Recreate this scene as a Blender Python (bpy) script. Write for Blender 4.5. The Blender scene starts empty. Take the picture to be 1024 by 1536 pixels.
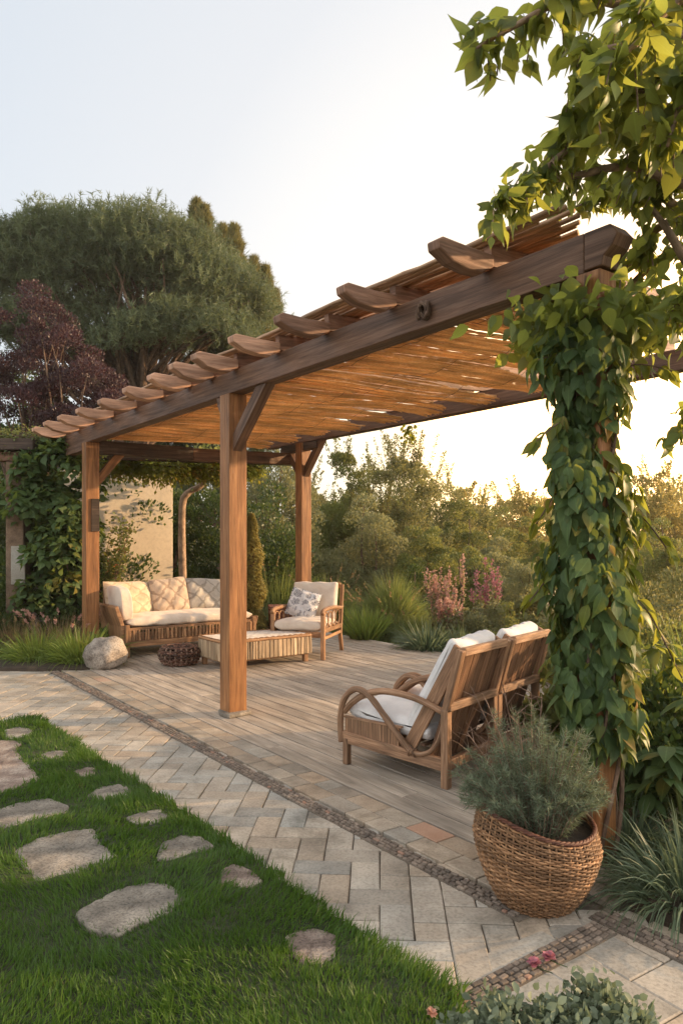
import bpy, math, random
import numpy as np
from mathutils import Vector, Matrix
R = random.Random(11)
rng = np.random.default_rng(11)
PI = math.pi
EYE, FOC, HZ = 1.45, 1100.0, 809.0
SC = bpy.context.scene
COL = SC.collection

def G(px, py, z=0.0):
    """where a spot of the photograph lies on the level z"""
    d = FOC * (EYE - z) / (py - HZ)
    return Vector(((px - 512) * d / FOC, d, z))

def W(px, py, d):
    return Vector(((px - 512) * d / FOC, d, EYE + (HZ - py) * d / FOC))

# ------------------------------------------------------------------ objects
def meta(o, label=None, cat=None, group=None, kind=None):
    if label: o['label'] = label
    if cat: o['category'] = cat
    if group: o['group'] = group
    if kind: o['kind'] = kind
    elif cat: o['kind'] = 'thing'
    return o

def empty(name, loc=(0, 0, 0), rz=0.0, **k):
    o = bpy.data.objects.new(name, None); COL.objects.link(o)
    o.location = loc; o.rotation_euler = (0, 0, rz); o.empty_display_size = .2
    return meta(o, **k)

def copy_tree(o, parent=None):
    c = o.copy(); COL.objects.link(c)
    c.parent = parent
    for ch in list(o.children): copy_tree(ch, c)
    return c

def link_mesh(name, me, mat, parent=None, loc=None, rz=None, bevel=0, smooth=False, seg=2, **k):
    o = bpy.data.objects.new(name, me); COL.objects.link(o)
    if mat: me.materials.append(mat)
    if parent is not None: o.parent = parent
    if loc is not None: o.location = loc
    if rz is not None: o.rotation_euler = (0, 0, rz)
    if smooth:
        me.polygons.foreach_set('use_smooth', [True] * len(me.polygons))
    if bevel:
        b = o.modifiers.new('bev', 'BEVEL'); b.width = bevel; b.segments = seg; b.limit_method = 'ANGLE'; b.angle_limit = math.radians(40)
    return meta(o, **k)

class MB:
    def __init__(s):
        s.v = []; s.f = []; s.uv = []; s.c = []
    def add(s, vs, fs, uvs, c=None):
        n = len(s.v)
        c = R.random() if c is None else c
        s.v += [tuple(v) for v in vs]; s.c += [c] * len(vs)
        for f, u in zip(fs, uvs):
            s.f.append(tuple(i + n for i in f)); s.uv.append(u)
    def beam(s, p0, p1, w, h, up=(0, 0, 1), c=None, t=1.0, off=None):
        """a squared bar from p0 to p1, w across and h along up"""
        p0 = Vector(p0); p1 = Vector(p1); d = p1 - p0; L = d.length; d = d / L
        sd = d.cross(Vector(up)).normalized(); u2 = sd.cross(d)
        vs = []
        for p, q in ((p0, 1.0), (p1, t)):
            for a, b in ((-1, -1), (1, -1), (1, 1), (-1, 1)):
                vs.append(p + sd * (a * w / 2 * q) + u2 * (b * h / 2 * q))
        o = R.random() * 7 if off is None else off
        o2 = R.random() * 5
        fs = [(0, 1, 5, 4), (1, 2, 6, 5), (2, 3, 7, 6), (3, 0, 4, 7), (3, 2, 1, 0), (4, 5, 6, 7)]
        uv = []; y = o2
        for k, ww in enumerate((w, h, w, h)):
            uv.append([(o, y), (o, y + ww), (o + L, y + ww), (o + L, y)]); y += ww
        for k in range(2):
            uv.append([(o + .3, y), (o + .3 + w * .2, y), (o + .3 + w * .2, y + h), (o + .3, y + h)])
        s.add(vs, [f[::-1] for f in fs], [u[::-1] for u in uv], c)
    def box(s, x0, x1, y0, y1, z0, z1, c=None):
        """box by bounds, grain along its longest horizontal side"""
        if abs(x1 - x0) >= abs(y1 - y0):
            s.beam((x0, (y0 + y1) / 2, (z0 + z1) / 2), (x1, (y0 + y1) / 2, (z0 + z1) / 2), abs(y1 - y0), z1 - z0, c=c)
        else:
            s.beam(((x0 + x1) / 2, y0, (z0 + z1) / 2), ((x0 + x1) / 2, y1, (z0 + z1) / 2), abs(x1 - x0), z1 - z0, c=c)
    def tube(s, pts, r, n=8, c=None, cap=True, closed=False):
        pts = [Vector(p) for p in pts]; m = len(pts)
        rs = r if isinstance(r, (list, tuple)) else [r] * m
        vs = []; L = 0; Ls = []
        t0 = (pts[1] - pts[0]).normalized()
        nn = t0.orthogonal().normalized()
        if abs(t0.z) < .9: nn = (Vector((0, 0, 1)) - t0 * t0.z).normalized()
        for i, p in enumerate(pts):
            if closed: t = (pts[(i + 1) % m] - pts[i - 1]).normalized()
            else: t = (pts[min(i + 1, m - 1)] - pts[max(i - 1, 0)]).normalized()
            nn = nn - t * nn.dot(t)
            nn = nn.normalized() if nn.length > 1e-6 else t.orthogonal().normalized()
            bb = t.cross(nn)
            for k in range(n):
                a = 2 * PI * k / n
                vs.append(p + nn * (math.cos(a) * rs[i]) + bb * (math.sin(a) * rs[i]))
            if i: L += (p - pts[i - 1]).length
            Ls.append(L)
        fs = []; uv = []; o = R.random() * 5; o2 = R.random() * 5
        for i in range(m if closed else m - 1):
            j = (i + 1) % m
            u1 = Ls[i] + o; u2 = (Ls[j] if j else L + (pts[0] - pts[-1]).length) + o
            for k in range(n):
                k2 = (k + 1) % n; v1 = o2 + k * 2 * PI / n * rs[i]; v2 = o2 + (k + 1) * 2 * PI / n * rs[i]
                fs.append((i * n + k, i * n + k2, j * n + k2, j * n + k)); uv.append([(u1, v1), (u1, v2), (u2, v2), (u2, v1)])
        if cap and not closed:
            fs.append(tuple(range(n - 1, -1, -1))); uv.append([(o, o2 + .01 * k) for k in range(n)])
            fs.append(tuple((m - 1) * n + k for k in range(n))); uv.append([(o, o2 + .01 * k) for k in range(n)])
        s.add(vs, fs, uv, c)
    def prism(s, poly, org, ax, ay, depth, c=None):
        """outline poly (x, y) in the plane of ax, ay at org, carried along depth"""
        org = Vector(org); ax = Vector(ax); ay = Vector(ay); dp = Vector(depth); n = len(poly)
        a = [org + ax * x + ay * y for x, y in poly]; b = [p + dp for p in a]
        if (ax.cross(ay)).dot(dp) < 0: a, b = b, a
        o = R.random() * 7; o2 = R.random() * 7
        fs = [tuple(range(n - 1, -1, -1)), tuple(n + i for i in range(n))]
        uv = [[(o + poly[i][0], o2 + poly[i][1]) for i in range(n - 1, -1, -1)], [(o + x, o2 + y) for x, y in poly]]
        for i in range(n):
            j = (i + 1) % n
            fs.append((i, j, n + j, n + i)); uv.append([(o + poly[i][0], o2), (o + poly[j][0], o2), (o + poly[j][0], o2 + dp.length), (o + poly[i][0], o2 + dp.length)])
        s.add(a + b, fs, uv, c)
    def grid(s, fn, nu, nv, c=None, closeu=False, su=1.0, sv=1.0):
        vs = []; fs = []; uv = []
        mu = nu if closeu else nu + 1
        for j in range(nv + 1):
            for i in range(mu): vs.append(fn(i / nu, j / nv))
        for j in range(nv):
            for i in range(nu):
                i2 = (i + 1) % mu
                fs.append((j * mu + i, j * mu + i2, (j + 1) * mu + i2, (j + 1) * mu + i))
                uv.append([(i / nu * su, j / nv * sv), ((i + 1) / nu * su, j / nv * sv), ((i + 1) / nu * su, (j + 1) / nv * sv), (i / nu * su, (j + 1) / nv * sv)])
        s.add(vs, fs, uv, c)
    def mesh(s, name):
        me = bpy.data.meshes.new(name); me.from_pydata(s.v, [], s.f)
        ul = me.uv_layers.new(name='UVMap'); flat = [x for f in s.uv for p in f for x in p]
        ul.data.foreach_set('uv', flat)
        a = me.attributes.new('var', 'FLOAT', 'POINT'); a.data.foreach_set('value', s.c)
        me.update(); return me
    def build(s, name, mat, parent=None, **k):
        return link_mesh(name, s.mesh(name), mat, parent, **k)

def npmesh(name, V, F, var, mat, parent=None, **k):
    me = bpy.data.meshes.new(name)
    V = np.ascontiguousarray(V, dtype=np.float32).reshape(-1, 3); F = np.ascontiguousarray(F, dtype=np.int32)
    nf, kk = F.shape
    me.vertices.add(len(V)); me.vertices.foreach_set('co', V.ravel())
    me.loops.add(nf * kk); me.loops.foreach_set('vertex_index', F.ravel())
    me.polygons.add(nf); me.polygons.foreach_set('loop_start', np.arange(nf, dtype=np.int32) * kk)
    me.update(calc_edges=True)
    a = me.attributes.new('var', 'FLOAT', 'POINT'); a.data.foreach_set('value', np.ascontiguousarray(var, dtype=np.float32))
    return link_mesh(name, me, mat, parent, **k)

def nrm(a): return a / np.maximum(np.linalg.norm(a, axis=-1, keepdims=True), 1e-9)
def rdir(n): return nrm(rng.normal(size=(n, 3)))
UP = np.array([0, 0, 1.0])

# leaf outlines: rows of three points, folded along the midrib
def leaf_template(widths, fold=.18, droop=.25, tip=0.0):
    n = len(widths); T = []; F = []
    for j, w in enumerate(widths):
        y = j / (n - 1); z = -droop * y * y
        T += [(-w, y, z + fold * w), (0, y, z), (w, y, z + fold * w)]
    for j in range(n - 1):
        a = j * 3
        F += [(a, a + 1, a + 4, a + 3), (a + 1, a + 2, a + 5, a + 4)]
    return np.array(T), np.array(F)
LEAF_HEART = leaf_template([.04, .30, .40, .36, .25, .11, .01], droop=.3)
LEAF_LONG = leaf_template([.03, .14, .19, .17, .10, .01], droop=.3)
LEAF_OVAL = leaf_template([.04, .30, .30, .02], droop=.2)
LEAF_LOBED = (np.array([(0, 0, 0), (-.28, .18, .05), (-.46, .52, -.02), (-.2, .55, .03), (0, .3, 0), (-.12, .8, -.05), (0, 1, -.18), (.12, .8, -.05), (.2, .55, .03), (.46, .52, -.02), (.28, .18, .05), (0, .62, 0)]),
              np.array([(0, 4, 3, 1), (1, 3, 2, 1), (4, 11, 5, 3), (11, 6, 5, 11), (0, 10, 8, 4), (10, 9, 8, 10), (4, 8, 7, 11), (11, 7, 6, 11)]))
LEAF_TINY = (np.array([(0, 0, 0), (-.3, .45, .08), (0, 1, 0), (.3, .45, .08)]), np.array([(0, 3, 2, 1)]))

def leaves(name, P, D, N, S, tpl, mat, parent=None, var=None, widths=None, **k):
    """one leaf per point P along D, face towards N, length S"""
    T, F = tpl
    if F.shape[1] == 4 and tpl is LEAF_LOBED:
        F = np.array([f if len(set(f)) == 4 else f for f in F])
    P = np.asarray(P, float); n = len(P)
    y = nrm(np.asarray(D, float)); z = np.asarray(N, float); z = nrm(z - y * np.sum(z * y, 1, keepdims=True)); x = np.cross(y, z)
    S = np.broadcast_to(np.asarray(S, float), (n,))
    wx = np.ones(n) if widths is None else widths
    V = (P[:, None] + x[:, None] * (T[None, :, 0:1] * (S * wx)[:, None, None]) + y[:, None] * (T[None, :, 1:2] * S[:, None, None])
         + z[:, None] * (T[None, :, 2:3] * S[:, None, None]))
    m = len(T)
    FF = (F[None] + (np.arange(n) * m)[:, None, None]).reshape(-1, F.shape[1])
    v = rng.random(n) if var is None else var
    o = npmesh(name, V, FF, np.repeat(v, m), mat, parent, **k)
    e = np.abs(T[:, 0]) / np.abs(T[:, 0]).max() if m > 8 else np.ones(m)
    at = o.data.attributes.new('edge', 'FLOAT', 'POINT'); at.data.foreach_set('value', np.tile(e, n).astype(np.float32))
    if m > 8: o.data.polygons.foreach_set('use_smooth', [True] * len(o.data.polygons))
    return o

def tri_leaves(name, P, D, N, S, mat, parent=None, var=None, **k):
    """lobed leaves as triangles"""
    T = LEAF_LOBED[0]
    F = np.array([(0, 4, 1), (1, 4, 3), (1, 3, 2), (3, 4, 5), (4, 11, 5), (5, 11, 6), (0, 10, 4), (10, 8, 4), (10, 9, 8), (8, 7, 4), (4, 7, 11), (7, 6, 11)])
    return leaves(name, P, D, N, S, (T, F), mat, parent, var, **k)

def blades(name, P, D, L, w, g, mat, parent=None, var=None, seg=3, side=None, **k):
    """grass blades or needles: start P, first direction D, length L, width w, sag g"""
    P = np.asarray(P, float); n = len(P); D = nrm(np.asarray(D, float))
    L = np.broadcast_to(np.asarray(L, float), (n,)); g = np.broadcast_to(np.asarray(g, float), (n,)); w = np.broadcast_to(np.asarray(w, float), (n,))
    sd = np.cross(D, rdir(n)) if side is None else side
    sd = nrm(sd)
    V = np.zeros((n, seg + 1, 2, 3))
    for j in range(seg + 1):
        t = j / seg
        c = P + D * (L * t)[:, None] - UP * (g * L * t * t)[:, None]
        ww = (w * (1 - .92 * t ** 1.6) * .5)[:, None]
        V[:, j, 0] = c - sd * ww; V[:, j, 1] = c + sd * ww
    F = []
    for j in range(seg): F.append((2 * j, 2 * j + 1, 2 * j + 3, 2 * j + 2))
    F = np.array(F); m = 2 * (seg + 1)
    FF = (F[None] + (np.arange(n) * m)[:, None, None]).reshape(-1, 4)
    v = rng.random(n) if var is None else var
    return npmesh(name, V, FF, np.repeat(v, m), mat, parent, **k)

# ------------------------------------------------------------------ materials
def new_mat(name):
    m = bpy.data.materials.new(name); m.use_nodes = True
    nt = m.node_tree; nt.nodes.clear()
    return m, nt, nt.nodes, nt.links

def N(nt, t, **k):
    n = nt.nodes.new(t)
    for a, b in k.items():
        if a in n.inputs.keys() if isinstance(a, str) else False: n.inputs[a].default_value = b
        else: setattr(n, a, b)
    return n

def ramp(nt, stops, src, interp='LINEAR'):
    r = nt.nodes.new('ShaderNodeValToRGB'); cr = r.color_ramp; cr.interpolation = interp
    while len(cr.elements) < len(stops): cr.elements.new(.5)
    for e, (p, c) in zip(cr.elements, stops):
        e.position = p; e.color = (*c, 1) if len(c) == 3 else c
    nt.links.new(src, r.inputs[0]); return r

def noise(nt, vec, scale, detail=4, rough=.6, dist=0.0):
    n = nt.nodes.new('ShaderNodeTexNoise'); n.inputs['Scale'].default_value = scale; n.inputs['Detail'].default_value = detail
    n.inputs['Roughness'].default_value = rough; n.inputs['Distortion'].default_value = dist
    if vec is not None: nt.links.new(vec, n.inputs['Vector'])
    return n

def mapping(nt, src, scale=(1, 1, 1)):
    m = nt.nodes.new('ShaderNodeMapping'); m.inputs['Scale'].default_value = scale; nt.links.new(src, m.inputs['Vector']); return m

def mix(nt, a, b, fac, mode='MIX'):
    m = nt.nodes.new('ShaderNodeMix'); m.data_type = 'RGBA'; m.blend_type = mode
    for i, x in ((6, a), (7, b)):
        if isinstance(x, tuple): m.inputs[i].default_value = (*x, 1) if len(x) == 3 else x
        else: nt.links.new(x, m.inputs[i])
    if isinstance(fac, (int, float)): m.inputs[0].default_value = fac
    else: nt.links.new(fac, m.inputs[0])
    return m.outputs[2]

def var_out(nt, name='var'):
    a = nt.nodes.new('ShaderNodeAttribute'); a.attribute_name = name; return a.outputs['Fac']

def mrange(nt, src, a, b, c, d):
    m = nt.nodes.new('ShaderNodeMapRange'); m.inputs[1].default_value = a; m.inputs[2].default_value = b; m.inputs[3].default_value = c; m.inputs[4].default_value = d
    nt.links.new(src, m.inputs[0]); return m.outputs[0]

def finish(nt, col, rough=.6, bump=None, bstr=.3, bdist=.01, spec=.5, sheen=0.0):
    b = nt.nodes.new('ShaderNodeBsdfPrincipled'); o = nt.nodes.new('ShaderNodeOutputMaterial')
    if isinstance(col, tuple): b.inputs['Base Color'].default_value = (*col, 1)
    else: nt.links.new(col, b.inputs['Base Color'])
    if isinstance(rough, (int, float)): b.inputs['Roughness'].default_value = rough
    else: nt.links.new(rough, b.inputs['Roughness'])
    b.inputs['Specular IOR Level'].default_value = spec
    if sheen: b.inputs['Sheen Weight'].default_value = sheen
    if bump is not None:
        bp = nt.nodes.new('ShaderNodeBump'); bp.inputs['Strength'].default_value = bstr; bp.inputs['Distance'].default_value = bdist
        nt.links.new(bump, bp.inputs['Height']); nt.links.new(bp.outputs[0], b.inputs['Normal'])
    nt.links.new(b.outputs[0], o.inputs['Surface']); return b

def wood(name, dark, mid, light, rough=.6, gx=1.6, gy=26, wear=None, bstr=.45, spread=.5):
    m, nt, nd, lk = new_mat(name)
    tc = nd.new('ShaderNodeTexCoord'); uv = tc.outputs['UV']
    n1 = noise(nt, mapping(nt, uv, (gx, gy, 1)).outputs[0], 2.2, 6, .65, .6)
    n2 = noise(nt, mapping(nt, uv, (gx * .5, gy * .18, 1)).outputs[0], 2.0, 3, .5, 1.2)
    n3 = noise(nt, mapping(nt, uv, (gx * 3, gy * 5, 1)).outputs[0], 3.0, 3, .6)
    r = ramp(nt, [(.28, dark), (.5, mid), (.74, light)], n1.outputs[0])
    c = mix(nt, r.outputs[0], ramp(nt, [(.35, (.5, .5, .5)), (.65, (1.25, 1.25, 1.25))], n2.outputs[0]).outputs[0], .75, 'MULTIPLY')
    c = mix(nt, c, ramp(nt, [(.35, (.55, .55, .55)), (.5, (1, 1, 1))], n3.outputs[0]).outputs[0], .45, 'MULTIPLY')
    vv = mrange(nt, var_out(nt), 0, 1, 1 - spread * .5, 1 + spread * .5)
    cc = nd.new('ShaderNodeCombineColor'); [lk.new(vv, cc.inputs[i]) for i in range(3)]
    c = mix(nt, c, cc.outputs[0], 1.0, 'MULTIPLY')
    if wear:
        nw = noise(nt, tc.outputs['Object'], 3.0, 5, .7)
        c = mix(nt, c, wear, ramp(nt, [(.5, (0, 0, 0)), (.68, (.75, .75, .75))], nw.outputs[0]).outputs[0])
    bm = nd.new('ShaderNodeMath'); bm.operation = 'ADD'; lk.new(n1.outputs[0], bm.inputs[0]); lk.new(n3.outputs[0], bm.inputs[1])
    finish(nt, c, mrange(nt, n1.outputs[0], .3, .7, rough + .12, rough - .08), bm.outputs[0], bstr, .004, .35)
    return m

def leafmat(name, a, b, trans, tr=.4, rough=.45, rib=False, spec=.4, dry=None):
    m, nt, nd, lk = new_mat(name)
    v = var_out(nt)
    geo = nd.new('ShaderNodeNewGeometry')
    nz = noise(nt, geo.outputs['Position'], 1.7, 3)
    add = nd.new('ShaderNodeMath'); add.operation = 'MULTIPLY_ADD'; lk.new(nz.outputs[0], add.inputs[0]); add.inputs[1].default_value = .9; add.inputs[2].default_value = -.45
    s = nd.new('ShaderNodeMath'); s.operation = 'ADD'; s.use_clamp = True; lk.new(add.outputs[0], s.inputs[0]); lk.new(v, s.inputs[1])
    stops = [(.0, a), (.9, b)]
    if dry: stops += [(.97, dry)]
    r = ramp(nt, stops, s.outputs[0])
    p = nd.new('ShaderNodeBsdfPrincipled'); p.inputs['Roughness'].default_value = rough; p.inputs['Specular IOR Level'].default_value = spec
    base = r.outputs[0]
    if rib:
        n2 = noise(nt, geo.outputs['Position'], 60, 3, .6)
        base = mix(nt, base, ramp(nt, [(.0, (1.9, 1.8, 1.6)), (.09, (1.0, 1.0, 1.0)), (.7, (1, 1, 1)), (1.0, (.8, .82, .8))], var_out(nt, 'edge')).outputs[0], 1.0, 'MULTIPLY')
        base = mix(nt, base, ramp(nt, [(.35, (.75, .78, .75)), (.65, (1.15, 1.12, 1.1))], n2.outputs[0]).outputs[0], .8, 'MULTIPLY')
    lk.new(base, p.inputs['Base Color'])
    t = nd.new('ShaderNodeBsdfTranslucent')
    tcx = mix(nt, r.outputs[0], trans, .6)
    lk.new(tcx, t.inputs['Color'])
    mx = nd.new('ShaderNodeMixShader'); mx.inputs[0].default_value = tr
    lk.new(p.outputs[0], mx.inputs[1]); lk.new(t.outputs[0], mx.inputs[2])
    o = nd.new('ShaderNodeOutputMaterial'); lk.new(mx.outputs[0], o.inputs['Surface'])
    return m

def stone(name, a, b, c, scale=6, rough=.8, spread=.5, bstr=.5, fleck=.5, warm=None, hue=False):
    m, nt, nd, lk = new_mat(name)
    tc = nd.new('ShaderNodeTexCoord'); ob = tc.outputs['Object']
    n1 = noise(nt, ob, scale, 6, .65); n2 = noise(nt, ob, scale * 14, 4, .7); n3 = noise(nt, ob, scale * .28, 3)
    v = var_out(nt)
    r = ramp(nt, [(.3, a), (.5, b), (.72, c)], n1.outputs[0])
    col = mix(nt, r.outputs[0], ramp(nt, [(.34, (.45, .45, .45)), (.55, (1.08, 1.08, 1.08))], n2.outputs[0]).outputs[0], fleck, 'MULTIPLY')
    vv = mrange(nt, v, 0, 1, 1 - spread * .5, 1 + spread * .5)
    cc = nd.new('ShaderNodeCombineColor'); [lk.new(vv, cc.inputs[i]) for i in range(3)]
    col = mix(nt, col, cc.outputs[0], 1, 'MULTIPLY')
    col = mix(nt, col, ramp(nt, [(.35, (.72, .74, .74)), (.65, (1.1, 1.06, 1.0))], n3.outputs[0]).outputs[0], .8, 'MULTIPLY')
    if hue:
        h1 = nd.new('ShaderNodeMath'); h1.operation = 'MULTIPLY'; lk.new(v, h1.inputs[0]); h1.inputs[1].default_value = 7.31
        h2 = nd.new('ShaderNodeMath'); h2.operation = 'FRACT'; lk.new(h1.outputs[0], h2.inputs[0])
        col = mix(nt, col, ramp(nt, [(.0, (.86, .93, .98)), (.35, (1, 1, .98)), (.7, (1.0, .98, .94)), (1.0, (1.07, .97, .86))], h2.outputs[0]).outputs[0], 1, 'MULTIPLY')
        st = noise(nt, ob, 2.3, 7, .75, .5)
        col = mix(nt, col, ramp(nt, [(.32, (.50, .50, .47)), (.5, (1, 1, 1))], st.outputs[0]).outputs[0], .8, 'MULTIPLY')
    if warm:   # a few pieces of another clay
        col = mix(nt, col, warm, ramp(nt, [(.965, (0, 0, 0)), (.972, (.6, .6, .6))], v).outputs[0])
    ad = nd.new('ShaderNodeMath'); ad.operation = 'MULTIPLY_ADD'; lk.new(n2.outputs[0], ad.inputs[0]); ad.inputs[1].default_value = .35; lk.new(n1.outputs[0], ad.inputs[2])
    finish(nt, col, mrange(nt, n1.outputs[0], .3, .7, rough - .08, rough + .1), ad.outputs[0], bstr, .006, .4)
    return m

def fabric(name, a, b, scale=220, pattern=None, rough=.9):
    m, nt, nd, lk = new_mat(name)
    tc = nd.new('ShaderNodeTexCoord'); uv = tc.outputs['UV']; ob = tc.outputs['Object']
    n1 = noise(nt, ob, 7, 4, .6); w = noise(nt, ob, scale, 2, .5)
    c = mix(nt, a, b, ramp(nt, [(.35, (0, 0, 0)), (.65, (1, 1, 1))], n1.outputs[0]).outputs[0])
    if pattern:
        sc, ink, th, kind = pattern
        if kind == 'lattice':     # crossing wavy lines
            nz = noise(nt, uv, 5, 2)
            q = mix(nt, uv, nz.outputs[1], .16)
            out = None
            for rot in (.7, -.72):
                mp = nd.new('ShaderNodeMapping'); mp.inputs['Rotation'].default_value = (0, 0, rot); lk.new(q, mp.inputs[0])
                wv = nd.new('ShaderNodeTexWave'); wv.inputs['Scale'].default_value = sc; wv.inputs['Distortion'].default_value = 1.2; lk.new(mp.outputs[0], wv.inputs[0])
                f = ramp(nt, [(th, (0, 0, 0)), (th + .05, (1, 1, 1))], wv.outputs['Fac']).outputs[0]
                if out is None: out = f
                else: out = mix(nt, out, f, 1, 'LIGHTEN')
            c = mix(nt, c, ink, mix(nt, (0, 0, 0), out, .6))
        else:                     # leafy blots
            vo = nd.new('ShaderNodeTexVoronoi'); vo.inputs['Scale'].default_value = sc; vo.feature = 'DISTANCE_TO_EDGE'
            nz = noise(nt, uv, 6, 3); q = mix(nt, uv, nz.outputs[1], .22); lk.new(q, vo.inputs['Vector'])
            wv = nd.new('ShaderNodeTexWave'); wv.inputs['Scale'].default_value = 9; wv.inputs['Distortion'].default_value = 9; wv.inputs['Detail'].default_value = 2; lk.new(uv, wv.inputs[0])
            f = ramp(nt, [(.1, (0, 0, 0)), (.16, (1, 1, 1))], vo.outputs[0]).outputs[0]
            f2 = ramp(nt, [(.35, (0, 0, 0)), (.5, (1, 1, 1))], wv.outputs['Fac']).outputs[0]
            c = mix(nt, c, ink, mix(nt, f, f2, 1, 'MULTIPLY'))
    ad = nd.new('ShaderNodeMath'); ad.operation = 'MULTIPLY_ADD'; lk.new(w.outputs[0], ad.inputs[0]); ad.inputs[1].default_value = .15; lk.new(n1.outputs[0], ad.inputs[2])
    finish(nt, c, rough, ad.outputs[0], .5, .02, .2, .25)
    return m

M = {}
M['post'] = wood('post_wood', (.17, .068, .022), (.31, .135, .048), (.44, .22, .085), .48, 1.2, 22)
M['beam'] = wood('beam_wood', (.075, .038, .022), (.15, .078, .044), (.24, .135, .08), .55, 1.0, 22, spread=.3)
M['beam_dark'] = wood('old_beam_wood', (.03, .02, .014), (.07, .045, .03), (.13, .085, .06), .6, 1.0, 20)
M['tail'] = wood('rafter_wood', (.16, .08, .048), (.28, .15, .09), (.40, .23, .15), .6, 1.6, 24, spread=.5)
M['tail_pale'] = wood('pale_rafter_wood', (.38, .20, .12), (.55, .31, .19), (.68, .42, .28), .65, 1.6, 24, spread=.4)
M['slat'] = wood('slat_wood', (.32, .18, .09), (.54, .32, .175), (.68, .45, .27), .6, 1.6, 40, spread=.6)
M['furn'] = wood('furniture_wood', (.20, .10, .045), (.36, .19, .09), (.52, .30, .16), .5, 2.4, 40)
M['lounge'] = wood('weathered_lounge_wood', (.15, .08, .042), (.28, .155, .085), (.42, .26, .155), .55, 2.4, 40)
M['lounge_panel'] = wood('dark_plank_wood', (.085, .042, .022), (.19, .10, .055), (.31, .175, .10), .55, 2.0, 30, spread=.7)
M['plank'] = wood('pale_plank_wood', (.26, .17, .095), (.46, .33, .20), (.62, .48, .32), .6, 1.8, 26, spread=.5)
M['bark'] = wood('bark', (.07, .045, .03), (.16, .10, .065), (.28, .19, .125), .85, 6, 14, bstr=1)
M['bark_pale'] = wood('pale_bark', (.20, .13, .09), (.34, .23, .15), (.45, .32, .22), .8, 5, 12, bstr=.8)
M['deck'] = wood('deck_boards', (.34, .28, .215), (.44, .37, .29), (.53, .45, .36), .62, 1.3, 30, spread=.40, bstr=.35, wear=(.33, .285, .235))
M['wicker'] = wood('wicker_strand', (.16, .078, .035), (.31, .165, .078), (.48, .285, .15), .5, 6, 40, spread=.9)
M['wicker_dark'] = wood('dark_wicker_strand', (.05, .022, .014), (.12, .055, .035), (.28, .16, .11), .45, 6, 40, spread=1.2)
M['wicker_red'] = wood('red_brown_wicker', (.10, .035, .02), (.22, .08, .045), (.38, .17, .10), .5, 6, 40, spread=.9)
M['paver'] = stone('herringbone_pavers', (.34, .295, .245), (.43, .38, .32), (.50, .45, .385), 5, .72, .36, .6, .5, hue=True)
M['border'] = stone('border_bricks', (.27, .22, .175), (.38, .32, .255), (.47, .40, .325), 6, .75, .35, .5, .5, hue=True, warm=(.42, .19, .10))
M['cobble'] = stone('cobble_setts', (.13, .10, .08), (.21, .165, .13), (.29, .235, .185), 12, .8, .7, .6, .5, warm=(.33, .16, .10))
M['mortar'] = stone('mortar', (.11, .09, .07), (.16, .13, .10), (.21, .175, .14), 20, .95, .2, .7, .6)
M['slab'] = stone('stepping_stone', (.12, .105, .085), (.25, .22, .18), (.42, .38, .32), 6, .85, .3, 1.6, 1.0)
M['slab_red'] = stone('pinkish_stepping_stone', (.11, .08, .065), (.24, .18, .145), (.44, .38, .32), 8, .85, .3, 1.6, 1.0)
M['rock'] = stone('boulder', (.13, .105, .085), (.36, .31, .26), (.62, .56, .48), 4.5, .85, .2, 1.6, 1.0)
M['soil'] = stone('soil', (.03, .022, .015), (.06, .044, .03), (.10, .075, .05), 9, .95, .1, 1.2, .8)
M['ground'] = stone('garden_ground', (.02, .028, .012), (.035, .045, .018), (.06, .065, .03), 3, .95, .1, 1.2, .8)
M['plaster'] = stone('cream_plaster', (.56, .46, .34), (.68, .57, .43), (.74, .64, .49), 1.4, .9, .1, .3, .2)
M['stone_col'] = stone('rough_column_stone', (.13, .085, .055), (.22, .15, .10), (.33, .24, .17), 5, .9, .3, 1.0, .6)
M['white_stone'] = stone('whitewashed_stone', (.34, .30, .25), (.44, .40, .34), (.54, .50, .43), 4, .9, .2, .8, .3)
M['cream'] = fabric('cream_cushion', (.66, .55, .44), (.76, .66, .54))
M['white'] = fabric('off_white_cushion', (.62, .60, .58), (.76, .74, .71))
M['pil_gold'] = fabric('sandy_pillow', (.55, .43, .29), (.72, .60, .43), pattern=(1.2, (.40, .29, .19), .93, 'lattice'))
M['pil_tan'] = fabric('tan_lattice_pillow', (.50, .39, .29), (.62, .50, .38), pattern=(1.0, (.22, .15, .11), .9, 'lattice'))
M['pil_grey'] = fabric('grey_lattice_pillow', (.40, .37, .32), (.52, .48, .42), pattern=(1.1, (.20, .18, .15), .9, 'lattice'))
M['pil_leaf'] = fabric('leaf_print_pillow', (.62, .60, .58), (.72, .70, .68), pattern=(4.5, (.07, .075, .10), .5, 'leaf'))
M['runner'] = fabric('cream_table_cloth', (.58, .50, .41), (.72, .64, .54), pattern=(2.2, (.38, .29, .22), .86, 'lattice'))

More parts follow.
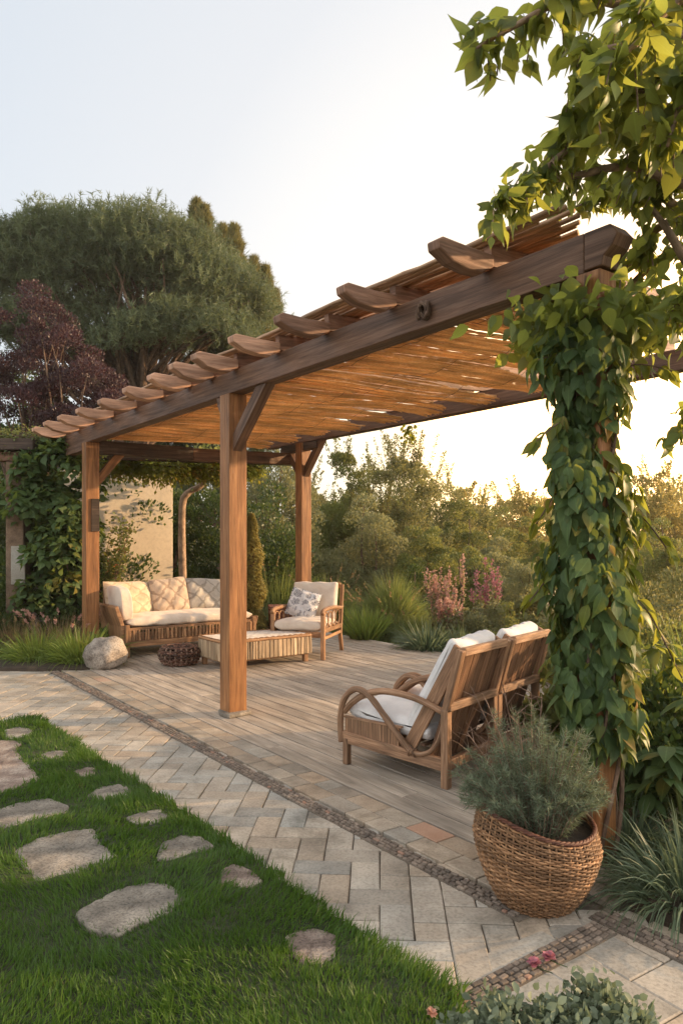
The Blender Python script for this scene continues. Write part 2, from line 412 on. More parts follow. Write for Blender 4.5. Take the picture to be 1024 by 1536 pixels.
def reed_mat():
    m, nt, nd, lk = new_mat('reed_matting')
    tc = nd.new('ShaderNodeTexCoord'); uv = tc.outputs['UV']
    n1 = noise(nt, mapping(nt, uv, (22, 60, 1)).outputs[0], 1.5, 4, .7); n2 = noise(nt, tc.outputs['Object'], 2.2, 4)
    r = ramp(nt, [(.3, (.56, .33, .14)), (.5, (.87, .61, .33)), (.72, (.96, .80, .54))], n1.outputs[0])
    v = mrange(nt, var_out(nt), 0, 1, .72, 1.2)
    cc = nd.new('ShaderNodeCombineColor'); [lk.new(v, cc.inputs[i]) for i in range(3)]
    c = mix(nt, r.outputs[0], cc.outputs[0], 1, 'MULTIPLY')
    c = mix(nt, c, ramp(nt, [(.35, (.7, .66, .6)), (.6, (1.1, 1.08, 1.05))], n2.outputs[0]).outputs[0], .8, 'MULTIPLY')
    p = nd.new('ShaderNodeBsdfPrincipled'); p.inputs['Roughness'].default_value = .55; lk.new(c, p.inputs['Base Color'])
    bp = nd.new('ShaderNodeBump'); bp.inputs['Strength'].default_value = .8; bp.inputs['Distance'].default_value = .004; lk.new(n1.outputs[0], bp.inputs['Height']); lk.new(bp.outputs[0], p.inputs['Normal'])
    t = nd.new('ShaderNodeBsdfTranslucent'); lk.new(mix(nt, c, (1, .68, .36), .4), t.inputs['Color'])
    mx = nd.new('ShaderNodeMixShader'); mx.inputs[0].default_value = .68; lk.new(p.outputs[0], mx.inputs[1]); lk.new(t.outputs[0], mx.inputs[2])
    o = nd.new('ShaderNodeOutputMaterial'); lk.new(mx.outputs[0], o.inputs['Surface']); return m
M['reed'] = reed_mat()

YG = (.42, .50, .06)
M['lawn'] = leafmat('lawn_grass', (.024, .062, .010), (.085, .165, .025), (.20, .36, .035), .35, .5, dry=(.20, .17, .06))
M['vine'] = leafmat('vine_leaf', (.035, .07, .025), (.10, .16, .06), YG, .35, .55, spec=.25, rib=True, dry=(.20, .17, .04))
M['vine_yellow'] = leafmat('yellow_vine_leaf', (.09, .13, .02), (.22, .26, .04), (.65, .62, .08), .5, .42, rib=True, dry=(.4, .2, .06))  # yellow leaf; also paints sunlight on the sun side of the vine column
M['over'] = leafmat('tree_leaf', (.035, .07, .018), (.13, .19, .045), (.62, .62, .09), .6, .42, rib=True)
M['pine'] = leafmat('pine_needle', (.05, .075, .04), (.16, .20, .10), (.34, .38, .12), .3, .55)
M['pine_sunlit'] = leafmat('sunlit_needle', (.06, .08, .03), (.20, .20, .075), (.55, .45, .14), .35, .55)  # gold of the low sun put into the needle colour
M['purple'] = leafmat('plum_leaf', (.022, .012, .015), (.075, .034, .038), (.18, .06, .055), .25, .45)
M['dark'] = leafmat('dark_hedge_leaf', (.018, .04, .012), (.06, .10, .028), (.26, .34, .05), .3, .45)
M['mid'] = leafmat('shrub_leaf', (.045, .07, .022), (.15, .19, .055), (.55, .50, .12), .4, .5)
M['olive'] = leafmat('olive_leaf', (.08, .095, .045), (.21, .23, .12), (.58, .52, .18), .4, .5)
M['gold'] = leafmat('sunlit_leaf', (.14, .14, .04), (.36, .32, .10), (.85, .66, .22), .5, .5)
M['airy'] = leafmat('airy_leaf', (.07, .09, .03), (.20, .21, .08), (.62, .54, .18), .4, .5)
M['grassy'] = leafmat('ornamental_grass', (.06, .10, .03), (.17, .23, .07), (.50, .52, .12), .4, .5)
M['lime'] = leafmat('bright_spiky_leaf', (.07, .12, .025), (.18, .26, .05), (.45, .52, .09), .42, .45)
M['blue'] = leafmat('blue_green_blade', (.05, .085, .045), (.15, .20, .12), (.35, .42, .18), .3, .45)
M['silver'] = leafmat('silvery_leaf', (.07, .095, .055), (.21, .25, .16), (.30, .38, .18), .25, .6)
M['straw'] = leafmat('dry_grass', (.16, .11, .05), (.34, .24, .12), (.6, .42, .18), .4, .6)
M['pink'] = leafmat('pink_flower', (.34, .10, .14), (.50, .21, .25), (.7, .32, .34), .35, .6)
M['pale_pink'] = leafmat('dusty_pink_flower', (.40, .20, .15), (.60, .36, .28), (.8, .5, .38), .4, .6)
M['white_fl'] = leafmat('cream_plume', (.5, .45, .33), (.7, .65, .5), (.9, .8, .55), .4, .6)
M['berry'] = leafmat('red_berry', (.32, .05, .02), (.48, .11, .05), (.6, .2, .1), .15, .4)
M['twig'] = wood('dry_twig', (.12, .07, .05), (.25, .16, .11), (.42, .30, .22), .8, 8, 20)

# ------------------------------------------------------------------ camera, light, sky
cam = bpy.data.cameras.new('camera'); co = bpy.data.objects.new('camera', cam); COL.objects.link(co)
co.location = (0, 0, EYE); co.rotation_euler = (PI / 2, 0, 0)
cam.sensor_fit = 'VERTICAL'; cam.sensor_height = 36; cam.lens = FOC / 1536 * 36; cam.shift_y = (HZ - 768) / 1536
cam.clip_end = 2000; cam.clip_start = .05
SC.camera = co
AZ, EL = math.radians(79), math.radians(13)
sl = bpy.data.lights.new('sun', 'SUN'); sl.energy = 5.0; sl.angle = math.radians(1.0); sl.color = (1, .66, .36)
so = bpy.data.objects.new('sun', sl); COL.objects.link(so)
sd = Vector((math.sin(AZ) * math.cos(EL), math.cos(AZ) * math.cos(EL), math.sin(EL)))
so.rotation_euler = sd.to_track_quat('Z', 'Y').to_euler()
wd = bpy.data.worlds.new('World'); SC.world = wd; wd.use_nodes = True
nt = wd.node_tree; nt.nodes.clear()
sky = nt.nodes.new('ShaderNodeTexSky'); sky.sky_type = 'NISHITA'; sky.sun_disc = False; sky.sun_elevation = EL; sky.sun_rotation = AZ
sky.air_density = 1.0; sky.dust_density = 3.0; sky.ozone_density = 1.0
# thin cloud veil, made brighter behind the camera and overhead as added front fill, warmest and brightest low down behind the trees
tc = nt.nodes.new('ShaderNodeTexCoord')
dt = nt.nodes.new('ShaderNodeVectorMath'); dt.operation = 'DOT_PRODUCT'; nt.links.new(tc.outputs['Generated'], dt.inputs[0])
ga = math.radians(22); dt.inputs[1].default_value = (math.sin(ga) * .995, math.cos(ga) * .995, .09)
veil = ramp(nt, [(0.0, (1.12, 1.09, 1.08)), (.40, (1.08, 1.06, 1.06)), (.58, (.60, .64, .68)), (.79, (.72, .715, .71)), (.885, (.90, .85, .78)), (.95, (1.5, 1.2, .80)), (1.0, (6.0, 3.5, 1.4))], dt.outputs['Value'])
cb = nt.nodes.new('ShaderNodeBackground'); cb.inputs[1].default_value = .84; nt.links.new(veil.outputs[0], cb.inputs[0])
bg = nt.nodes.new('ShaderNodeBackground'); bg.inputs[1].default_value = .05; nt.links.new(sky.outputs[0], bg.inputs[0])
ads = nt.nodes.new('ShaderNodeAddShader'); nt.links.new(bg.outputs[0], ads.inputs[0]); nt.links.new(cb.outputs[0], ads.inputs[1])
wo = nt.nodes.new('ShaderNodeOutputWorld'); nt.links.new(ads.outputs[0], wo.inputs['Surface'])
SC.view_settings.view_transform = 'Standard'; SC.view_settings.look = 'None'; SC.view_settings.exposure = .4; SC.view_settings.gamma = 1
SC.render.engine = 'CYCLES'; SC.cycles.max_bounces = 8; SC.cycles.diffuse_bounces = 4; SC.cycles.transmission_bounces = 6; SC.cycles.use_denoising = True
SC.cycles.use_adaptive_sampling = True
# ================================================================== the setting
ROT = math.radians(36.38)
M0 = Vector((-.90, 6.11, 0))
UA = Vector((-math.sin(ROT), math.cos(ROT), 0)); VA = Vector((math.cos(ROT), math.sin(ROT), 0))
def PL(b, a, z=0): return M0 + VA * b + UA * a + Vector((0, 0, z))
def to_local(p): r = p - M0; return r.dot(VA), r.dot(UA)

# ground sheet, gently rising beyond the terrace
def ground():
    xs = [-900, -300, -120, -60, -40] + list(np.arange(-30, 30.1, 1.5)) + [40, 60, 120, 300, 900]
    ys = [-300, -60, -20] + list(np.arange(-6, 40.1, 1.5)) + [50, 70, 120, 300, 1500]
    V = []
    for y in ys:
        for x in xs:
            z = -.09
            d = max(0, y - 13) ; z += -.9 * (1 - math.exp(-d / 8))
            z += .04 * math.sin(x * 1.3) * math.cos(y * .9) * (1 if y > 12 else .2)
            V.append((x, y, z))
    nx = len(xs); F = [(j * nx + i, j * nx + i + 1, (j + 1) * nx + i + 1, (j + 1) * nx + i) for j in range(len(ys) - 1) for i in range(nx - 1)]
    npmesh('ground', np.array(V), np.array(F), np.full(len(V), .5), M['ground'], smooth=True, kind='structure')
ground()

def solid_top(mb, poly, z0, z1, c=None):
    mb.prism(poly, (0, 0, z0), (1, 0, 0), (0, 1, 0), (0, 0, z1 - z0), c)

# bedding under the paving
mb = MB(); solid_top(mb, [(-9, .3), (3.2, .3), (3.2, 2.6), (1.6, 2.9), (-2.4, 8.3), (-9, 8.3)], -.085, -.026)
mb.build('paving_bed', M['mortar'], kind='structure')

# herringbone pavers (local frame th), clipped to a region by their middles
def herring(name, cell, th, org, inside, rngx, rngy, mat, ztop, split=.22, gap=.0024):
    mb = MB(); ct, st = math.cos(th), math.sin(th)
    for y in range(*rngy):
        for x in range(*rngx):
            c = (x - y) % 4
            if c == 0: w, h = 2, 1
            elif c == 3: w, h = 1, 2
            else: continue
            pcs = [(x, y, w, h)]
            if R.random() < split:
                pcs = [(x, y, 1, 1), (x + (w - 1), y + (h - 1), 1, 1)]
            for (px, py, pw, ph) in pcs:
                cx, cy = (px + pw / 2) * cell, (py + ph / 2) * cell
                X = org[0] + ct * cx - st * cy; Y = org[1] + st * cx + ct * cy
                if not inside(X, Y): continue
                zt = ztop + R.uniform(-.0022, .0022); t1, t2 = R.uniform(-.0012, .0012), R.uniform(-.0012, .0012)
                hw, hh = pw * cell / 2 - gap, ph * cell / 2 - gap
                j = lambda: R.uniform(-.002, .002)
                cs = [(-hw + j(), -hh + j()), (hw + j(), -hh + j()), (hw + j(), hh + j()), (-hw + j(), hh + j())]
                ins = [(x * (1 - .005 / hw), y * (1 - .005 / hh)) for x, y in cs]
                vs = []
                for ring, z in ((cs, ztop - .05), (cs, zt - .004), (ins, zt)):
                    for (a, b) in ring:
                        a2, b2 = cx + a, cy + b
                        vs.append((org[0] + ct * a2 - st * b2, org[1] + st * a2 + ct * b2, z + (a * t1 + b * t2 if z > ztop - .03 else 0)))
                fs = [(8, 9, 10, 11)]
                for r0 in (0, 4):
                    for i in range(4): fs.append((r0 + i, r0 + (i + 1) % 4, r0 + 4 + (i + 1) % 4, r0 + 4 + i))
                mb.add(vs, fs, [[(0, 0)] * 4] * len(fs))
    return mb.build(name, mat, kind='structure')
def in_main(X, Y):
    b, a = to_local(Vector((X, Y, 0)))
    return (b < -.56 or (a < -3.55 and b < -.33)) and Y < 8.1 and Y > 1.2 and X > -7.5 and a > -3.9
def in_side(X, Y):
    b, a = to_local(Vector((X, Y, 0)))
    return b < -.24 and a < -3.72 and Y > .9 and X < 3
herring('herringbone_pavement', .128, math.radians(-3), (0, 0), in_main, (-64, 32), (4, 68), M['paver'], -.012)
herring('corner_pavement', .19, math.radians(33), (.03, .02), in_side, (-5, 18), (-12, 18), M['paver'], -.012, .1)

# setts strips, in pergola directions
def setts(name, p0, p1, width, rows, ztop):
    p0 = Vector(p0); p1 = Vector(p1); d = (p1 - p0); L = d.length; d /= L; s = Vector((-d.y, d.x, 0))
    mb = MB(); rw = width / rows
    for r in range(rows):
        t = 0
        while t < L:
            l = R.uniform(.026, .05)
            if t + l > L: break
            c = p0 + d * (t + l / 2) + s * ((r + .5) * rw - width / 2 + R.uniform(-.001, .001))
            q = R.uniform(-.12, .12); dd = (d * math.cos(q) + s * math.sin(q)) * (l / 2 - .003)
            mb.beam((c.x - dd.x, c.y - dd.y, ztop - .015 + R.uniform(-.002, .002)), (c.x + dd.x, c.y + dd.y, ztop - .015 + R.uniform(-.002, .002)), rw - .006, .03)
            t += l
    base = MB(); base.beam((p0.x, p0.y, ztop - .03), (p1.x, p1.y, ztop - .03), width + .006, .044)
    o = mb.build(name, M['cobble'], bevel=.003, seg=1, kind='structure')
    base.build('setts_mortar', M['mortar'], kind='structure')
setts('setts_strip', PL(-.65, 2.95), PL(-.65, -3.60), .088, 4, 0.0)
setts('setts_strip', PL(-.40, -3.74), PL(-.40, -7.5), .11, 4, 0.0)
setts('setts_strip', PL(-.47, -3.82), PL(-3.6, -3.82), .10, 4, 0.0)

# two rows of bricks beside the deck
mb = MB()
for r in range(2):
    a = -3.50
    while a < 3.0:
        l = R.uniform(.13, .26); b0 = -.58 + r * .13
        mb.beam(PL(b0 + .065, a + .003, -.025), PL(b0 + .065, a + l - .003, -.025), .124, .05 + R.uniform(-.003, .002)); a += l
mb.build('brick_border', M['border'], bevel=.003, seg=1, kind='structure')
# deck boards
mb = MB(); bw = .135; i = 0
b = -.315
while b < 3.62:
    a = -3.75 + R.uniform(-.02, .02)
    while a < 5.6:
        l = R.uniform(1.4, 3.0); e = min(a + l, 5.6)
        z = R.uniform(-.0016, .0016)
        mb.beam(PL(b + bw / 2, a + .0015, -.0125 + z), PL(b + bw / 2, e - .0015, -.0125 + z), bw - .012, .025); a = e
    b += bw
mb.build('deck', M['deck'], bevel=.002, seg=1, kind='structure')
mb = MB(); solid_top(mb, [tuple(PL(x, y)[:2]) for x, y in ((-.6, -3.8), (3.6, -3.8), (3.6, 5.6), (-.6, 5.6))], -.08, -.03)
mb.build('deck_base', M['soil'], kind='structure')

# planting beds: soft mounds of soil
def bed(name, poly, top=.03, base=-.08):
    from mathutils.geometry import tessellate_polygon
    cx = sum(p[0] for p in poly) / len(poly); cy = sum(p[1] for p in poly) / len(poly)
    mb = MB(); rings = [(1.0, base), (.985, top * .5), (.95, top), (.5, top + .02), (0.02, top + .02)]; n = len(poly)
    P = []
    for i in range(n):   # finer outline
        a, b = poly[i], poly[(i + 1) % n]; k = max(1, int(math.dist(a, b) / .25))
        P += [(a[0] + (b[0] - a[0]) * t / k, a[1] + (b[1] - a[1]) * t / k) for t in range(k)]
    n = len(P); vs = []
    for s, z in rings:
        for (x, y) in P: vs.append((cx + (x - cx) * s + R.uniform(-.012, .012), cy + (y - cy) * s + R.uniform(-.012, .012), z + (R.uniform(-.008, .008) if z > 0 else 0)))
    fs = [(r * n + i, r * n + (i + 1) % n, (r + 1) * n + (i + 1) % n, (r + 1) * n + i) for r in range(len(rings) - 1) for i in range(n)]
    mb.add(vs, fs, [[(0, 0)] * 4] * len(fs), .5)
    return mb.build(name, M['soil'], smooth=True, kind='structure')
bed('planting_bed_soil', [(-7, 8.15), (-3.25, 8.12), (-2.86, 8.1), (-2.62, 8.35), (-2.72, 9.2), (-3.3, 10.3), (-7, 10.6)])
q = [PL(-.30, -3.78), PL(.1, -3.80), PL(1.2, -3.85), PL(3.4, -3.75), PL(4.5, -5.2), PL(2.0, -8), PL(-.32, -7.4)]
bed('planting_bed_soil', [(p.x, p.y) for p in q])

# ------------------------------------------------------------------ lawn and stepping stones
LPX = [(-120, 1092), (0, 1086), (30, 1078), (62, 1076), (92, 1096), (118, 1112), (150, 1135), (200, 1164), (255, 1198), (300, 1228), (350, 1262), (400, 1293), (450, 1328), (500, 1362), (550, 1396), (600, 1426), (650, 1456), (690, 1480), (712, 1536), (730, 1700), (0, 1900), (-900, 1900), (-900, 1095)]
LP = [G(x, y) for x, y in LPX]; LAWN = np.array([(p.x, p.y) for p in LP])
def inpoly(pts, poly):
    x, y = pts[:, 0], pts[:, 1]; ins = np.zeros(len(pts), bool); j = len(poly) - 1
    for i in range(len(poly)):
        xi, yi = poly[i]; xj, yj = poly[j]
        c = ((yi > y) != (yj > y)) & (x < (xj - xi) * (y - yi) / (yj - yi + 1e-12) + xi)
        ins ^= c; j = i
    return ins
def edgedist(pts, poly):
    d = np.full(len(pts), 9.0)
    for i in range(len(poly)):
        a = poly[i]; b = poly[(i + 1) % len(poly)]; ab = b - a
        t = np.clip(((pts - a) @ ab) / (ab @ ab), 0, 1)
        d = np.minimum(d, np.linalg.norm(pts - (a + t[:, None] * ab), axis=1))
    return d
def lz(x, y): return .012 * np.sin(3.1 * x + 1) * np.cos(2.7 * y) + .008 * np.sin(7 * x + 2 * y)
STONES = [
 ('small pale stepping stone at the tip of the lawn by the herringbone paving', [(8, 1094), (30, 1090), (50, 1094), (46, 1103), (28, 1108), (10, 1105)], 'slab'),
 ('broad stepping stone cut by the picture edge, second row from the lawn tip', [(-50, 1118), (0, 1112), (34, 1114), (24, 1128), (46, 1150), (58, 1170), (20, 1184), (-30, 1196), (-80, 1170)], 'slab_red'),
 ('narrow pale sliver of stepping stone beside the upper lawn edge', [(58, 1134), (78, 1128), (102, 1128), (96, 1136), (72, 1140)], 'slab'),
 ('small thin stepping stone below the narrow sliver stone', [(110, 1156), (128, 1149), (146, 1151), (142, 1160), (118, 1163)], 'slab_red'),
 ('flat oval stepping stone halfway down the upper lawn edge', [(132, 1190), (150, 1178), (180, 1173), (198, 1181), (190, 1191), (160, 1196)], 'slab'),
 ('wide stepping stone reaching the picture edge above the large square stone', [(-10, 1216), (30, 1202), (72, 1196), (102, 1207), (98, 1216), (50, 1228), (14, 1238), (-20, 1232)], 'slab'),
 ('small stepping stone between the oval and the half round ones', [(190, 1228), (212, 1220), (240, 1216), (254, 1226), (236, 1236), (204, 1237)], 'slab'),
 ('large square stepping stone with sharp corners in the lawn', [(22, 1272), (60, 1254), (110, 1243), (140, 1241), (150, 1262), (176, 1282), (120, 1300), (62, 1317), (40, 1296)], 'slab'),
 ('half round grey stepping stone above the reddish pebbly one', [(236, 1292), (244, 1268), (274, 1256), (300, 1259), (320, 1273), (286, 1284), (256, 1294)], 'slab'),
 ('small reddish stepping stone near the lawn edge', [(328, 1322), (334, 1302), (352, 1295), (376, 1304), (394, 1320), (366, 1330)], 'slab_red'),
 ('largest rough stepping stone with a curved top in the middle of the lawn', [(116, 1366), (150, 1346), (186, 1328), (226, 1322), (252, 1324), (276, 1342), (252, 1366), (206, 1382), (180, 1398), (140, 1390)], 'slab'),
 ('lone round brown stepping stone by the lower tip of the lawn', [(428, 1402), (450, 1392), (478, 1390), (504, 1402), (500, 1432), (474, 1446), (446, 1438)], 'slab_red'),
]
RAWP = [np.array([(G(x, y, .03).x, G(x, y, .03).y) for x, y in px]) for _, px, _ in STONES]
gx = np.arange(-6, .7, .06); gy = np.arange(1.2, 6.6, .06)
XX, YY = np.meshgrid(gx, gy); pts = np.stack([XX.ravel(), YY.ravel()], 1)
ins = inpoly(pts, LAWN); ed = edgedist(pts, LAWN)

Z = np.where(ins, -.01 + .035 * np.clip(ed / .12, 0, 1) + lz(pts[:, 0], pts[:, 1]) * np.clip(ed / .2, 0, 1), -.06)
for rp in RAWP: Z = np.where(inpoly(pts, rp), -.02, Z)
nx = len(gx); F = []
for j in range(len(gy) - 1):
    for i in range(nx - 1):
        a = j * nx + i
        if ins[a] or ins[a + 1] or ins[a + nx] or ins[a + nx + 1]: F.append((a, a + 1, a + nx + 1, a + nx))
npmesh('lawn_soil', np.column_stack([pts, Z]), np.array(F), np.full(len(pts), .5), M['ground'], smooth=True, kind='structure')

SPOLY = []
for lab, px, mt in STONES:
    P = [G(x, y, .03) for x, y in px]; c = sum(P, Vector()) / len(P)
    SPOLY.append(np.array([(p.x, p.y) for p in P]))
    # smooth the outline
    Q = []
    n = len(P)
    for i in range(n):
        a, b, cc, d = P[i - 1], P[i], P[(i + 1) % n], P[(i + 2) % n]
        for t in (.09, .3, .5, .7, .91):
            q = .5 * ((2 * b) + (-a + cc) * t + (2 * a - 5 * b + 4 * cc - d) * t * t + (-a + 3 * b - 3 * cc + d) * t ** 3)
            Q.append(b.lerp(cc, t).lerp(q, .15))
    Q = [q.lerp(c, -.05 + R.uniform(-.018, .018)) for q in Q]
    zc = lz(c.x, c.y) - .002
    n = len(Q); vs = []; rings = [(1.0, -.05), (1.0, .006), (.99, .012), (.965, .0145), (.75, .015), (.5, .016), (.25, .015), (.04, .015)]
    for s, z in rings:
        for i, q in enumerate(Q):
            v = (q - c) * s; v.z = zc + .012 + z + (R.uniform(-.0022, .0022) if s < 1 else 0); vs.append(v)
    fs = [(r * n + i, r * n + (i + 1) % n, (r + 1) * n + (i + 1) % n, (r + 1) * n + i) for r in range(len(rings) - 1) for i in range(n)]
    fs.append(tuple((len(rings) - 1) * n + i for i in range(n)))
    m = MB(); m.add(vs, fs, [[(0, 0)] * len(f) for f in fs])
    m.build('stepping_stone', M[mt], loc=(c.x, c.y, 0), smooth=True, label=lab, cat='stepping stone', group='stepping stones set in the lawn')

# lawn blades, denser near the camera
def lawn_blades():
    out = []
    n = 430000
    x = rng.uniform(-5.9, .62, n); y = 1.45 + (6.55 - 1.45) * rng.random(n) ** 1.45
    p = np.column_stack([x, y]); vis = (np.abs(x) / y < .53) | (rng.random(n) < .62)
    p = p[vis]; p = p[inpoly(p, LAWN)]
    ed = edgedist(p, LAWN)
    keep = np.ones(len(p), bool)
    for s in SPOLY:
        i = inpoly(p, s); e = edgedist(p, s)
        keep &= ~(i & (e > .012 + .014 * np.sin(p[:, 0] * 60) * np.sin(p[:, 1] * 55)))
    p = p[keep]; ed = ed[keep]
    rag = ed > .012 + .018 * np.sin(p[:, 0] * 31 + p[:, 1] * 9) * np.sin(p[:, 1] * 37) + .012 * rng.random(len(p))
    p = p[rag]; ed = ed[rag]
    tuft = .5 + .5 * np.sin(9 * p[:, 0] + 3 * np.sin(5 * p[:, 1])) * np.sin(8 * p[:, 1] + 2 * np.sin(6 * p[:, 0]))
    tuft2 = .5 + .5 * np.sin(23 * p[:, 0] + 17 * p[:, 1]) * np.sin(-19 * p[:, 0] + 21 * p[:, 1])
    stn = np.ones(len(p))
    for q_ in SPOLY: stn = np.minimum(stn, np.clip(edgedist(p, q_) / .07, .7, 1))
    L = (.040 + .034 * tuft + .022 * tuft2) * stn * rng.uniform(.6, 1.25, len(p))
    d = rdir(len(p)) * .42; d[:, 2] = 1
    lean = .35 * np.sin(4 * p[:, 0] + 5 * p[:, 1] + 1); d[:, 0] += lean; d[:, 1] += .25 * np.cos(5 * p[:, 0] - 3 * p[:, 1])
    # blades at the rim lean out over the stone
    z = .02 * np.clip(ed / .12, 0, 1) + lz(p[:, 0], p[:, 1]) * np.clip(ed / .2, 0, 1) - .008
    w = np.where(p[:, 1] < 3.2, .0042, .0058) * rng.uniform(.8, 1.3, len(p))
    var = np.clip(.25 + .45 * tuft * rng.random(len(p)) + .3 * rng.random(len(p)), 0, 1)
    print('lawn blades', len(p))
    blades('lawn_grass', np.column_stack([p, z]), d, L, w, rng.uniform(.1, .5, len(p)), M['lawn'], var=var, seg=2, kind='stuff', label='short dense green lawn grass between stepping stones', cat='grass')
lawn_blades()

# ================================================================== pergola
pg = empty('pergola', M0, ROT, label='timber pergola with curved rafter ends and a reed mat roof over the deck', cat='pergola')
def post(b, a, w, z1, mat='post', wy=None):
    m = MB(); h = (z1 - 0.0)
    m.beam((b, a, -.0 if mat else 0), (b, a, z1), w, wy or w, up=(0, 1, 0), c=.55)
    return m.build('post', M[mat], pg, bevel=.006)
pm = post(0, 0, .165, 2.65)
m = MB(); m.prism([(-.115, -.15), (.10, -.13), (.125, .03), (.06, .10), (-.10, .08), (-.14, -.03)], (0, 0, .001), (1, 0, 0), (0, 1, 0), (0, 0, .032)); m.build('foot_stone', M['slab'], pm, bevel=.008)
m = MB(); m.beam((-.005, -.03, 2.20), (-.005, -.60, 2.70), .085, .105, up=(0, 0, 1)); m.build('brace', M['beam'], pm, bevel=.004)
m = MB(); m.prism([(.083, 2.42), (.083, 2.65), (.21, 2.65), (.19, 2.58), (.12, 2.48)], (-.05, 0, 0), (0, 1, 0), (0, 0, 1), (.1, 0, 0)); m.build('corbel', M['beam'], pm, bevel=.003)
pr = post(0, -3.46, .125, 2.65)
pa = post(0, 3.73, .165, 2.65)
m = MB(); m.beam((.05, 3.73, 2.14), (.42, 3.73, 2.60), .09, .10, up=(0, 0, 1)); m.build('brace', M['post'], pa, bevel=.004)
m = MB(); m.box(-.02, .075, 3.628, 3.65, 1.55, 1.95, c=.1); m.build('stain_patch', M['beam_dark'], pa)  # dark stain on the post face, built as a thin slab
pb = post(2.92, 3.37, .165, 2.83)
for s in (-1, 1):
    m = MB(); m.beam((2.92, 3.37 + s * .05, 2.38), (2.92, 3.37 + s * .50, 2.87), .085, .10); m.build('brace', M['beam'], pb, bevel=.004)
pc = post(2.92, -3.46, .165, 2.83)

def hewn(p0, p1, w, h, up=(0, 0, 1), n=26, seed=1, amp=.006):
    """a long timber with slightly uneven faces"""
    r = random.Random(seed); p0 = Vector(p0); p1 = Vector(p1); d = p1 - p0; L = d.length; d /= L
    sd = d.cross(Vector(up)).normalized(); u2 = sd.cross(d); vs = []; prev = [0] * 4
    for i in range(n + 1):
        p = p0 + d * (L * i / n)
        for k, (a, b) in enumerate(((-1, -1), (1, -1), (1, 1), (-1, 1))):
            prev[k] = prev[k] * .7 + r.uniform(-amp, amp) * .6
            q = prev[k] if b < 0 else 0
            vs.append(p + sd * (a * (w / 2 + prev[k])) + u2 * (b * (h / 2) + (-abs(q) if b < 0 else 0) * .8))
    fs = []; uv = []; o = r.random() * 6
    for i in range(n):
        y = o; 
        for k in range(4):
            k2 = (k + 1) % 4; ww = (w, h, w, h)[k]
            fs.append((i * 4 + k, i * 4 + k2, i * 4 + 4 + k2, i * 4 + 4 + k)); u0 = o + L * i / n; u1 = o + L * (i + 1) / n
            uv.append([(u0, y), (u0, y + ww), (u1, y + ww), (u1, y)]); y += ww
    fs += [(3, 2, 1, 0), tuple(n * 4 + k for k in range(4))]; uv += [[(0, 0), (.05, 0), (.05, h), (0, h)]] * 2
    m = MB(); m.add(vs, [f[::-1] for f in fs], [u[::-1] for u in uv], .5); return m
bf = hewn((0, -3.44, 2.74), (0, 4.75, 2.74), .13, .18, seed=4).build('beam', M['beam'], pg, bevel=.006, label='long front beam with a notched end')
m = MB(); m.prism([(-3.44, 2.66), (-3.44, 2.83), (-3.57, 2.83), (-3.61, 2.78), (-3.585, 2.735), (-3.54, 2.70), (-3.53, 2.66)], (-.062, 0, 0), (0, 1, 0), (0, 0, 1), (.124, 0, 0), .5); m.build('beam_end', M['beam'], bf, bevel=.006)
m = MB(); rk = random.Random(3)
for k_ in range(9):
    a_ = rk.uniform(0, 6.28); m.tube([(-.075 - .02 * math.sin(q_ * .9 + k_), -2.42 + .035 * math.cos(a_ + q_ * .8) + .004 * k_, 2.735 + .05 * math.sin(a_ + q_ * .8) * (1 - q_ * .06)) for q_ in range(6)], [.011 - .0012 * q_ for q_ in range(6)], 6)
m.build('knot', M['bark'], bf, smooth=True)
hewn((2.92, -4.4, 2.92), (2.92, 4.3, 2.92), .13, .175, seed=9).build('beam', M['beam'], pg, bevel=.006)
hewn((.085, 3.73, 2.60), (1.35, 3.73, 2.60), .12, .17, seed=2).build('beam', M['beam_dark'], pg, bevel=.006, label='dark weathered length of the end cross beam')
hewn((1.352, 3.73, 2.595), (3.1, 3.73, 2.64), .115, .165, seed=3).build('beam', M['beam'], pg, bevel=.006, label='reddish length of the end cross beam')
hewn((-.03, 3.82, 2.60), (-.03, 4.5, 2.60), .11, .095, seed=5, n=8).build('corbel', M['beam'], pg, bevel=.006)
hewn((2.92, 2.95, 2.775), (2.92, 3.9, 2.775), .12, .10, seed=6, n=8).build('corbel', M['beam_dark'], pg, bevel=.006)

# rafters: hull-shaped ends outside the front beam
RA = [-2.87, -2.12, -1.44, -.81, -.16, .27, .73, 1.35, 2.05, 2.75, 3.42, 4.02, 4.6]
for i, a in enumerate(RA):
    L = (.44, .43, .43, .43, .42, .44, .45, .45, .45, .45, .45, .45, .45)[i] + .02 * math.sin(i * 7)
    th = .085 + .03 * (i > 3)
    dz = .012 * math.sin(i * 5.3)
    top = 2.895
    tail = [(-.066, top), (-L * .5, top + .002 + dz), (-L + .02, top + .0 + dz + .01), (-L - .012, top - .008 + dz), (-L - .005, top - .050 + dz), (-L + .04, top - .070 + dz), (-L * .80, top - .095 + dz * .5),
            (-L * .55, top - .110), (-L * .32, top - .108), (-.12, top - .09), (-.066, top - .062)]
    m = MB(); m.prism(tail, (0, a - th / 2, 0), (1, 0, 0), (0, 0, 1), (0, th, 0))
    rf = MB(); rf.beam((-.066, a, top + .005), (3.02, a, top + .165), .05, .11)
    o = rf.build('rafter', M['tail'], pg)
    m.build('rafter_end', M['tail_pale'] if i > 2 else M['tail'], o, bevel=.007)

